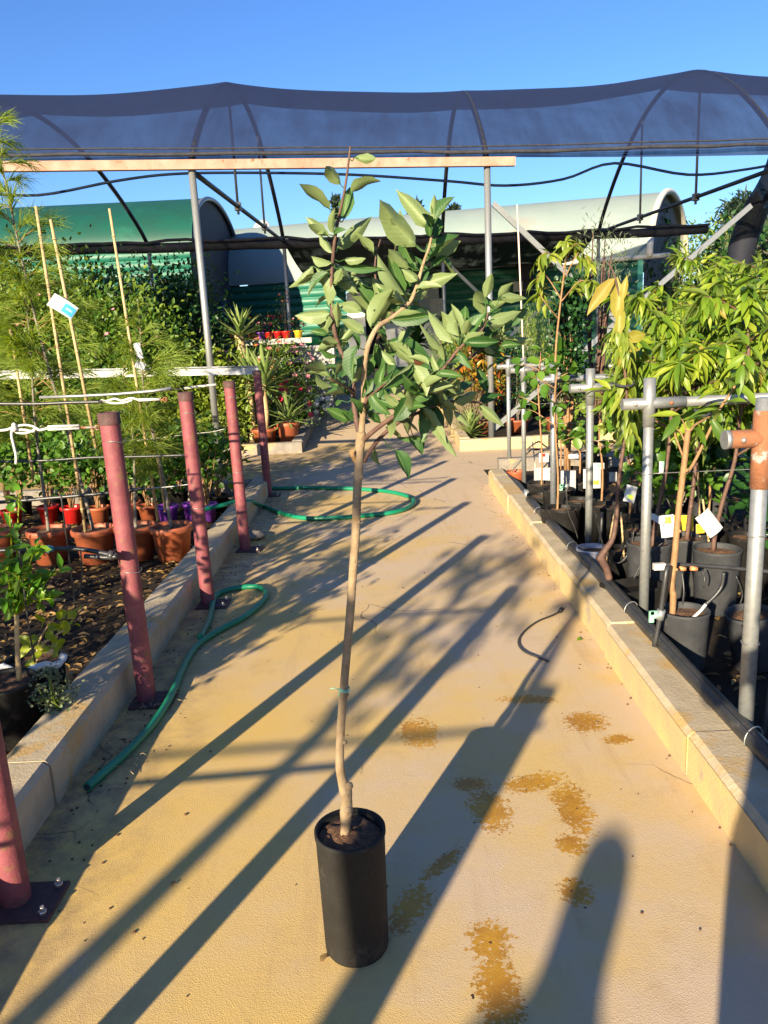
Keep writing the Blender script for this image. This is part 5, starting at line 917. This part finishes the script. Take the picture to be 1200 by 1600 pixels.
# ================================================================ right bed
BZ = .006
fpb = V(1.36, 3.34, BZ)
def pruned():
    t = thing('pruned_tree', 'cut-back tan-barked young tree in the front black pot, tied to the crossbar', 'fruit tree', fpb); pot(t, fpb, .108, .096, .275, 'greyp', rim=False, n=40)
    tr = [at(x, y, 3.34) for x, y in ((1050, 965), (1052, 930), (1049, 915), (1054, 870), (1060, 800), (1066, 750), (1072, 700), (1075, 672))]
    mb = MB(); mb.tube(tr, [.014, .0145, .0155, .014, .0135, .013, .0125, .0125], 12, smooth=4); 
    for x, y in ((1057, 830), (1052, 890), (1068, 735)): mb.ball(at(x+5, y, 3.33), .008, 7, 5)
    mb.build('trunk', M['bark_br'], t); mb = MB(); mb.tube([tr[-1], tr[-1]+V(.001, 0, .004)], .0122, 12); mb.build('cut_end', M['cut'], t)
    for pts, r in ((((1068, 742), (1078, 733), (1092, 708), (1110, 670), (1124, 640), (1150, 600), (1165, 560)), .008), (((1072, 690), (1082, 668), (1096, 658), (1110, 650), (1116, 643)), .006), (((1068, 715), (1055, 680), (1052, 655)), .005), (((1070, 690), (1060, 672), (1040, 668)), .0035), (((1074, 680), (1068, 660), (1062, 652)), .0035)):
        mb = MB(); mb.tube([at(x, y, 3.34+.04*i) for i, (x, y) in enumerate(pts)], list(np.linspace(r, r*.6, len(pts))), 8, smooth=4); mb.build('branch', M['bark_br'], t)
    rd = rs(2); fo = MB(); P = [(1112, 655), (1122, 640), (1085, 662), (1150, 600), (1160, 570), (1165, 555), (1130, 630), (1052, 660), (1075, 655), (1062, 648), (1145, 590), (1138, 610), (1170, 540)]
    B = np.array([at(x, y, 3.45+rd.uniform(-.1, .1)) for x, y in P]*2); n = len(B); fo.leaves(B, rdirs(rd, n, -.2), V(0, -.5, .8)+rdirs(rd, n)*.5, rd.uniform(.10, .17, n), rd.uniform(.03, .045, n), 'fine', .25, .2); fo.build('foliage', M['avo'], t)
    mb = MB(); c = at(1129, 650, 3.42); mb.tube([c+V(.034*math.cos(a), .034*math.sin(a)+.22, .034*math.sin(a)*.3+.008*math.cos(2*a)) for a in np.linspace(0, 6.3, 16)], .006, 6); mb.tube([c+V(-.01, .19, -.03), c+V(.02, .2, .04)], .009, 6); mb.build('tie', M['shade_black'], t)
pruned()
def avo(loc, seed, tr_px, Y, label, potdim, nl=9, ln=.42, per=50, bark='bark_red', htop=2.05, group='broad long-leaved trees in black pots', m='avo'):
    tr = [at(x, y, Y) for x, y in tr_px]; top = tr[-1]; ex = V(top[0]+.03, Y+.05, htop); T = tr+[(top+ex)/2+V(.03, 0, 0), ex]
    return leafy_tree('potted_avocado', label, 'fruit tree', loc, T, .0135, auto_limbs(T[len(tr)-2:], nl+4, ln, seed, .45, .0), seed, m, .168, .035, per, potdim, bark, group, .35, .65, extra=('avo_y', 10))
P1 = (.125, .105, .36, 'greyp', False)
avo((1.80, 4.02, BZ), 401, ((1114, 860), (1118, 830), (1130, 780), (1148, 720), (1155, 660)), 4.02, 'long-leaved tree with a slanting red stem in a tall dusty pot', P1, htop=1.62)
avo((1.735, 4.3, BZ), 402, ((1072, 850), (1078, 800), (1088, 720), (1092, 650), (1085, 600)), 4.3, 'long-leaved tree in the black pot directly behind the cut brown trunk', P1, htop=1.48)
avo((1.50, 4.22, BZ), 403, ((1018, 860), (1026, 810), (1038, 750), (1046, 690), (1050, 640)), 4.22, 'long-leaved tree with a thin dark stem in the pot behind the second frame post', P1, nl=8, htop=1.42)
avo((2.42, 4.75, BZ), 404, ((1200, 830), (1205, 760), (1200, 680), (1195, 600)), 4.75, 'tall long-leaved tree in a pot at the right edge behind the rusty fitting', P1, nl=11, htop=1.80)
avo((2.30, 5.3, BZ), 405, ((1110, 790), (1112, 720), (1108, 640), (1110, 570)), 5.3, 'tallest long-leaved tree in the middle of the yellow-green mass', P1, nl=13, ln=.5, htop=1.8)
avo((1.95, 5.6, BZ), 406, ((1030, 780), (1030, 720), (1025, 640), (1022, 580)), 5.6, 'long-leaved tree at the left end of the yellow-green mass, before the grey end wall', P1, nl=11, htop=1.72)
avo((3.0, 5.7, BZ), 407, ((1215, 760), (1215, 680), (1212, 600), (1210, 540)), 5.7, 'long-leaved tree behind the rusty fitting, farther back at the right edge', P1, nl=12, ln=.5, htop=1.95)
avo((2.75, 6.6, BZ), 408, ((1120, 720), (1120, 650), (1118, 590)), 6.6, 'small leaved yellow-green bushy tree at the back of the mass under the net roll end', P1, nl=14, ln=.5, htop=1.95)
for i, (x, y, h, lab) in enumerate(((2.3, 4.1, .75, 'dark low bush filling the space behind the front black pots'), (1.95, 5.0, .85, 'dark low bush behind the second frame post'), (2.9, 5.0, .9, 'dark low bush at the right edge behind the rusty fitting'), (2.5, 6.2, 1.0, 'dark bush deep in the right bed'))):
    bush('potted_bush', lab, 'shrub', (x, y, BZ), h, .30, .26, 420+i, 'hedge' if i % 2 else 'dkgreen', 22, 26, .085, .06, 'round', .45, (.13, .11, .30, 'blackp', False), group='low bushes in the right bed', soft=.15)
# leaning pots and an unplanted look at the right edge
def lean_pot(label, loc, dims, m, tilt, name='nursery_pot'):
    t = thing(name, label, 'pot', loc); pot(t, V(loc), *dims, m, rim=False); t.rotation_euler = tilt; return t
lean_pot('dusty grey-green pot leaning at the right edge in front of the nearest frame post', (1.66, 3.28, BZ+.008), (.10, .085, .27), 'greyp', (R(3), R(-9), 0))
lean_pot('black pot standing behind the nearest frame post at the right edge', (2.15, 4.35, BZ), (.13, .11, .33), 'blackp', (0, 0, 0)); lean_pot('black pot between the two dusty pots behind the cut trunk', (2.0, 4.6, BZ), (.12, .10, .34), 'blackp', (0, 0, 0))
t = thing('low_ring_pot', 'low black pot in the shade at the lower right edge', 'pot', (1.74, 2.95, BZ)); pot(t, (1.74, 2.95, BZ), .10, .09, .16, 'blackp', rim=False)
# cherry with a bent dark stem in a square pot
def square_pot(t, c, w, h):
    mb = MB(); P = []
    for r_, z in ((w*.42, 0), (w*.5, h-.025), (w*.52, h-.022), (w*.52, h), (w*.48, h), (w*.46, h-.05)): P.append([(c[0]+r_*i*1.35, c[1]+r_*j, c[2]+z) for i, j in ((-1, -1), (1, -1), (1, 1), (-1, 1), (-1, -1))])
    for a in P: a[:] = [tuple(V(c)+Matrix.Rotation(.35, 3, 'Z') @ Vector(V(p)-V(c))) for p in a]
    mb.grid(P); mb.add([P[-1][k] for k in range(4)], [(0, 1, 2, 3)], True); o = mb.build('pot', M['blackp'], t, smooth=False)
cl_ = V(1.20+.14, 3.98, BZ)
def cherry():
    t = thing('cherry_tree', 'cherry tree with a dark bent stem in a square pot, yellow leaves on top', 'fruit tree', cl_); square_pot(t, cl_, .21, .19)
    px = ((952, 905), (948, 890), (940, 872), (945, 860), (958, 840), (964, 800), (966, 760), (974, 700), (980, 660), (978, 600), (973, 540), (968, 470), (960, 430), (950, 410)); Ys = [3.98+.0*i for i in range(14)]
    T = [at(x, y, Y) for (x, y), Y in zip(px, Ys)]; mb = MB(); mb.tube(T, [.020, .019, .022, .018, .013, .011, .010, .009, .0085, .008, .007, .006, .004, .003], 10, smooth=4); mb.ball(T[2]+V(-.01, 0, 0), .021, 8, 6); mb.build('trunk', M['bark_red'], t)
    rd = rs(17); Bs, Ds, Ns = [], [], []; Ta = np.array(T)
    for k in range(95):
        f = rd.uniform(7.6, 10.6); i = int(f); p = Ta[i]+(Ta[i+1]-Ta[i])*(f-i); a = rd.uniform(0, 6.28); Bs.append(p); Ds.append(V(math.cos(a)*.75, math.sin(a)*.75, -.45-rd.rand()*.5)); Ns.append(V(math.cos(a)*.8, math.sin(a)*.8-.2, .7))
    fo = MB(); fo.leaves(Bs, Ds, Ns, rd.uniform(.10, .16, 95), rd.uniform(.026, .036, 95), 'fine', .4, .2); fo.build('foliage', M['peach'], t)
    fo = MB()
    for bx, by, tx, ty, wr in ((960, 435, 912, 485, .30), (965, 500, 972, 432, .34), (970, 480, 966, 530, .32), (972, 470, 980, 430, .3), (975, 530, 1010, 520, .55), (972, 545, 965, 580, .4), (975, 540, 1000, 548, .4)):
        a, b = at(bx, by, 3.97), at(tx, ty, 3.93+rd.uniform(0, .05)); n0 = unit(CP-a)+rdirs(rd, 1)[0]*.35; fo.leaves([a], [b-a], [n0], np.linalg.norm(b-a)*1.05, np.linalg.norm(b-a)*wr, 'fine', .12, .25)
    fo.build('yellowed_leaves', M['avo_y'], t)
    mb = MB(); c = at(975, 598, 3.96); mb.tube([c+V(.05*math.cos(a), .05*math.sin(a)+.0, .015*math.sin(a)) for a in np.linspace(0, 6.3, 14)], .006, 6); mb.build('tie', M['shade_black'], t)
cherry()
# tall pear-like tree and the dark climber beside it
tp_ = [at(873, 830, 6.15), at(872, 760, 6.15), at(870, 660, 6.2), at(868, 560, 6.3), at(875, 480, 6.3), at(885, 400, 6.3)]
b0 = V(tp_[0][0], 6.15, BZ); lm = []
for pts in (((878, 470), (860, 440), (845, 425), (838, 440)), ((880, 440), (900, 400), (910, 395), (925, 415)), ((874, 500), (850, 470), (842, 455)), ((883, 410), (895, 385), (905, 380)), ((884, 420), (865, 400), (850, 395), (840, 410)), ((878, 470), (905, 440), (925, 440)), ((884, 400), (880, 385), (885, 375))): lm.append([at(x, y, 6.3+.06*math.sin(k*3+len(lm))) for k, (x, y) in enumerate(pts)])
leafy_tree('peach_tree', 'tall slim tree with long drooping leaves in front of the green shed wall', 'fruit tree', b0, [b0+V(0, 0, .2)]+tp_[1:], .012, lm, 431, 'peach', .155, .04, 16, (.13, .11, .30, 'blackp', False), 'bark_br', None, .45, .6)
p = at(888, 620, 7.1); c = V(p[0], 7.1, BZ); bush('climbing_plant', 'dense dark green climber on a stake, just right of the tall drooping tree', 'climbing plant', c, 1.98, .12, .12, 432, 'dkgreen', 36, 34, .06, .045, 'round', .45, (.14, .12, .3, 'blackp', False), stem='bark_br', soft=.12)
p = at(930, 600, 7.6); c = V(p[0], 7.6, BZ); bush('willow_leaved_tree', 'airy grey-green tree with fine leaves before the shed corner', 'tree', c, 2.55, .26, .22, 433, 'olive', 26, 30, .075, .011, 'leaf', .55, (.14, .12, .3, 'blackp', False), stem='bark_red', soft=.13)
def fig(px, Y, lab, seed, hz, m='hedge', n=26, L=.10):
    p = at(px, 700, Y); c = V(p[0], Y, BZ); T = [c+V(0, 0, .15), c+V(.01, 0, .5), c+V(-.02, 0, hz*.8), c+V(0, 0, hz)]
    leafy_tree('potted_fig', lab, 'fruit tree', c, T, .009, auto_limbs(T, 6, .24, seed, .5, .45), seed, m, L, L*.75, n//4, (.12, .1, .27, 'blackp', False), 'bark_br', 'small broad-leaved plants along the frames', .2, .15, kind='round')
fig(870, 5.6, 'slim fig with a few lobed leaves hanging on the dull dark frame', 441, 1.25); fig(845, 6.6, 'fig with broad leaves at the crossbar of the dull dark frame', 442, 1.35, 'hedge', 24, .12); fig(985, 5.2, 'broad-leaved plant low behind the cherry stem', 443, .95, 'hedge', 40, .085); fig(940, 5.7, 'round-leaved plant behind the third frame post', 444, 1.0, 'shrub_y', 30, .08); fig(905, 6.6, 'low round-leaved plant right of the dull dark frame post', 445, .7, 'hedge', 30, .08); fig(1110, 4.9, 'dark broad-leaved plant below the long crossbar', 446, .9, 'dkgreen', 36, .1); fig(875, 7.2, 'small round-leaved plant behind the white nursery cards', 447, .75, 'hedge', 30, .075); fig(1000, 6.3, 'yellowish broad-leaved plant between the third and second frames', 448, 1.15, 'shrub_y', 36, .1)
# pots along the kerb further back
for lab, px, py, dims, m in (('lilac-grey pot at the kerb beside the third frame', 925, 908, (.105, .09, .22), 'blup'), ('black pot at the kerb under the first white card', 846, 812, (.12, .1, .22), 'blackp'), ('black pot behind the dull dark frame post', 880, 850, (.125, .105, .28), 'blackp'), ('orange pot lying low behind the end cap of the irrigation pipe', 806, 756, (.10, .08, .14), 'terra'), ('orange pot behind the white card at the dull dark frame', 872, 778, (.11, .09, .2), 'terra'), ('black pot between the third frame post and the square pot', 975, 915, (.10, .085, .24), 'blackp'), ('black pot deep in the bed behind the third frame', 950, 850, (.13, .11, .3), 'blackp'), ('black pot behind the risers of the dull dark frame', 905, 835, (.12, .1, .28), 'blackp'), ('black pot half hidden behind the second frame post', 1000, 895, (.12, .1, .3), 'blackp')):
    g0 = gnd(px, py, BZ); lean_pot(lab, (max(g0[0], 1.30), g0[1], BZ), dims, m, (0, 0, 0))
# white and coloured nursery cards
card('plant_tag', 'white card tag with a small yellow picture hanging on the dark cherry stem', at(985, 772, 3.93), .062, .088, V(.2, -1, .2), V(.35, 0, 1), ((.25, .2, .7, .45, 'greenprint'), (.5, .25, .72, .4, 'yellowprint')), bend=.01)
card('plant_tag', 'white tag with a round green picture at the foot of the cut tan trunk', at(1043, 822, 4.0), .075, .12, V(-.1, -1, .15), V(-.1, 0, 1), ((.35, .62, .78, .92, 'greenprint'),), bend=.008); card('plant_tag', 'folded white tag leaning at the left of the tag with the green picture', at(1027, 812, 3.98), .085, .035, V(.1, -1, .4), V(.5, 0, .8), (), bend=.01)
card('plant_tag', 'yellow card behind the cut tan trunk', at(1068, 818, 4.5), .12, .10, V(0, -1, .1), V(.05, 0, 1), ((.0, .0, 1, 1, 'yellowprint'),)); card('plant_tag', 'large tilted white card on the slanting red stem', at(1108, 817, 3.95), .09, .135, V(.1, -1, .2), V(-.7, 0, 1), (), bend=.012); card('plant_tag', 'small yellow card left of the tilted white card', at(1094, 826, 4.1), .045, .05, V(0, -1, .1), V(0, 0, 1), ((0, 0, 1, 1, 'yellowprint'),))
card('plant_sign', 'large white sign card hanging among the leaves above the crossbar', at(1073, 600, 4.55), .175, .14, V(.05, -1, .2), V(.12, 0, 1), (), bend=.01)
for x, y, w_, h_, Y, lab, pr in ((848, 748, .16, .20, 6.9, 'white card standing in the kerb pot left of the dull dark frame', ((.0, .0, .3, 1., 'inkprint'),)), (888, 752, .13, .18, 6.4, 'white card right of the dull dark frame post', ()), (925, 748, .14, .15, 5.9, 'white card low behind the third frame post', ((.55, .2, .9, .4, 'greenprint'),)), (935, 728, .10, .05, 6.2, 'narrow white and green card above the low card behind the third frame', ((.3, .2, .9, .8, 'clip'),)), (900, 713, .14, .04, 7.0, 'narrow white card left of the third frame post', ()), (850, 715, .10, .09, 7.6, 'small white card above the far kerb pot', ((.3, .6, .6, .95, 'redp'),)), (1035, 730, .04, .07, 4.6, 'small pale green and white tag behind the second frame post', ((.0, .4, 1, 1, 'clip'),)), (958, 745, .06, .07, 5.7, 'white card scrap right of the third frame post', ())):
    card('plant_card', lab, at(x, y, Y), w_, h_, V(.1, -1, .15), V(.05, 0, 1), pr, bend=.008)
cane([at(1095, 850, 4.35), at(1088, 690, 4.35)], .006, 'thin tan cane behind the cut trunk with green ties'); cane([at(945, 890, 4.5), at(965, 770, 4.6)], .006, 'thin cane beside the bent cherry stem'); cane([at(975, 870, 4.4), at(970, 800, 4.4)], .006, 'short tan cane in the pot right of the cherry stem'); cane([at(838, 745, 8.0), at(832, 690, 8.1)], .007, 'short tan cane leaning at the far kerb', 'cane_w'); cane([at(1108, 850, 4.2), at(1098, 780, 4.2)], .006, 'cane with a green tie beside the tilted white card')
# ================================================================ trees beyond
def big_tree(name, label, loc, h, r, seed, m, conifer=False, L=.3, W=.12, ncl=60, per=50, kind='leaf', z0=.25):
    rd = rs(seed); loc = V(loc); t = thing(name, label, 'tree', loc, 'trees beyond the sheds'); mb = MB(); mb.tube([loc, loc+V(.1, 0, h*.4), loc+V(0, 0, h*.93)], [h*.03, h*.02, h*.004], 9, smooth=4); tips = []
    for k in range(ncl):
        u = z0+(1-z0)*rd.rand()**.8; a = rd.uniform(0, 6.28); rr = r*((1.05-u)/(1-z0)*1.0 if conifer else math.sin(math.pi*min(1, (u-z0)/(1-z0)*.85+.15))**.6)*rd.uniform(.35, 1.05); c = loc+V(rr*math.cos(a), rr*math.sin(a), h*u); tips.append(c); mb.tube([loc+V(0, 0, max(.1*h, h*u-rr*.55)), (loc+V(0, 0, h*u)+c)/2, c], [h*.006, h*.004, h*.001], 4)
    mb.build('trunk', M['bark_gr'], t); tips = np.array(tips); cl = np.repeat(np.arange(ncl), per); n = len(cl); s_ = r*(.13 if conifer else .17); B = tips[cl]+rd.normal(0, 1, (n, 3))*s_*V(1, 1, .7); D = rdirs(rd, n, .1); fo = MB(); fo.leaves(B, D, rdirs(rd, n)+V(0, -.3, .6), L*rd.uniform(.6, 1.2, n), W*rd.uniform(.7, 1.2, n), kind, .1, .2); fo.build('crown', M[m], t); return t
def far_tree(px, py_top, Y, r, seed, m, lab, conifer=False, name='tree', **k): p = at(px, py_top, Y); return big_tree(name, lab, (p[0], Y, .7), p[2]-.7, r, seed, m, conifer, **k)
far_tree(1160, 318, 34, 2.0, 501, 'darkpine', 'tall dark conifer behind the gathered net at right', True, 'conifer_tree', L=.45, W=.10, ncl=120, per=50); far_tree(1190, 350, 30, 2.2, 502, 'olive', 'grey-green pine half behind the end curtain of net', False, 'pine_tree', ncl=70)
far_tree(1105, 360, 27, 2.0, 503, 'shrub_y', 'sparse pale tree just right of the grey end wall', False, 'sparse_tree', L=.16, W=.07, ncl=70, per=28); far_tree(1065, 400, 26, 1.4, 504, 'shrub_y', 'thin yellow-green sapling beside the grey end wall', False, 'sparse_tree', L=.16, W=.06, ncl=40, per=26)
far_tree(524, 308, 44, .7, 505, 'darkpine', 'dark cypress top leaning above the roof left of the apple tree leaves', True, 'cypress_tree', ncl=80, L=.25, W=.1, per=30); far_tree(649, 318, 44, .75, 506, 'darkpine', 'narrow dark cypress top above the roof behind the apple leaves', True, 'cypress_tree', ncl=80, L=.4, W=.14); far_tree(709, 324, 46, .7, 507, 'darkpine', 'small pointed conifer top above the roof ridge', True, 'conifer_tree', ncl=60, L=.4, W=.12)
far_tree(1235, 330, 24, 3.0, 508, 'dkgreen', 'dark tree at the far right edge behind the net curtain', False, 'tree', ncl=70)
# ================================================================ what stands behind the camera and throws the long shadows
def person(label, loc, rz, arms, h=1.72, seed=0):
    loc = V(loc); t = thing('person', label, 'person', loc); s_ = h/1.75
    J = {'pel': (0, 0, .98), 'ab': (0, 0, 1.12), 'ch': (0, 0, 1.32), 'nk': (0, .0, 1.47), 'hd': (0, .02, 1.58), 'ht': (0, .02, 1.70), 'lh': (-.10, 0, .92), 'lk': (-.12, .03, .50), 'la': (-.13, 0, .08), 'lt': (-.14, .16, .035), 'rh': (.10, 0, .92), 'rk': (.12, .03, .50), 'ra': (.13, 0, .08), 'rt': (.14, .16, .035), 'ls': (-.18, 0, 1.40), 'rs': (.18, 0, 1.40), **arms}
    E_ = [('pel', 'ab'), ('ab', 'ch'), ('ch', 'nk'), ('nk', 'hd'), ('hd', 'ht'), ('pel', 'lh'), ('lh', 'lk'), ('lk', 'la'), ('la', 'lt'), ('pel', 'rh'), ('rh', 'rk'), ('rk', 'ra'), ('ra', 'rt'), ('ch', 'ls'), ('ls', 'le'), ('le', 'lw'), ('lw', 'lf'), ('ch', 'rs'), ('rs', 're'), ('re', 'rw'), ('rw', 'rf')]
    rad = dict(pel=.14, ab=.125, ch=.145, nk=.06, hd=.095, ht=.07, lh=.095, rh=.095, lk=.062, rk=.062, la=.045, ra=.045, lt=.038, rt=.038, ls=.065, rs=.065, le=.045, re=.045, lw=.03, rw=.03, lf=.032, rf=.032)
    ks = list(J); me = bpy.data.meshes.new('body'); me.from_pydata([tuple(V(J[k])*s_) for k in ks], [(ks.index(a), ks.index(b)) for a, b in E_], []); o = bpy.data.objects.new('body', me); COL.objects.link(o); o.parent = t; t.rotation_euler = (0, 0, rz)
    sk = o.modifiers.new('skin', 'SKIN'); me.skin_vertices[0].data[0].use_root = True
    for i, k in enumerate(ks): me.skin_vertices[0].data[i].radius = (rad[k]*s_, rad[k]*s_*(.72 if k in ('ab', 'ch', 'pel') else 1))
    ss = o.modifiers.new('sub', 'SUBSURF'); ss.levels = ss.render_levels = 2; me.materials.append(M['shirt']); return t
person('person standing at the camera with both hands raised to a phone', (-.02, -.42, 0), 0, dict(le=(-.24, .14, 1.18), lw=(-.10, .34, 1.40), lf=(-.05, .37, 1.47), re=(.24, .14, 1.18), rw=(.10, .34, 1.40), rf=(.05, .37, 1.47)), 1.70)
def shade_tree(x, y, h, r, seed, lab, ncl=46, per=60): return big_tree('shade_tree', lab, (x, y, 0), h, r, seed, 'shrub', False, .13, .05, ncl, per, z0=.74)
shade_tree(-3.42, -3.4, 3.0, .45, 601, 'small leafy tree behind the camera on the left', 15, 13); big_tree('shade_tree', 'unseen slim tree added behind the camera to cast a broad shadow band', (-2.45, -3.0, 0), 3.0, .16, 602, 'shrub', False, .14, .06, 9, 8, z0=.8)  # the slim tree is added to throw the broad band past the pot
for i, (x, y) in enumerate(((-3.3, 1.2), (-3.9, 2.0), (-4.5, 2.9), (-5.2, 3.8), (-2.9, .2), (-4.4, 1.0))):
    feather('casuarina in the left bed beside the camera', (x, y, -.02), 1.9+.25*math.sin(i*2), 700+i, T_, None, .42, nb=28, nn=60, group='casuarinas beside the camera')

person('person standing well behind the camera at the left kerb', (-1.74, -2.80, 0), R(-42), dict(le=(-.22, -.02, 1.12), lw=(-.22, .06, .88), lf=(-.21, .08, .78), re=(.22, -.02, 1.12), rw=(.22, .06, .88), rf=(.21, .08, .78)), 1.70)
for i, (x, y, h) in enumerate(((-2.35, 2.55, 1.5), (-2.9, 3.3, 1.6), (-2.25, 1.3, 1.25), (-3.3, 4.2, 1.7))):
    bush('potted_bush', 'leafy young tree in the left bed just outside the photo', 'shrub', (x, y, -.02), h, .26, .26, 810+i, 'shrub', 26, 20, .085, .04, 'leaf', .45, (.13, .11, .25, 'blackp', False), soft=.12, group='young trees in the left bed just outside the photo')
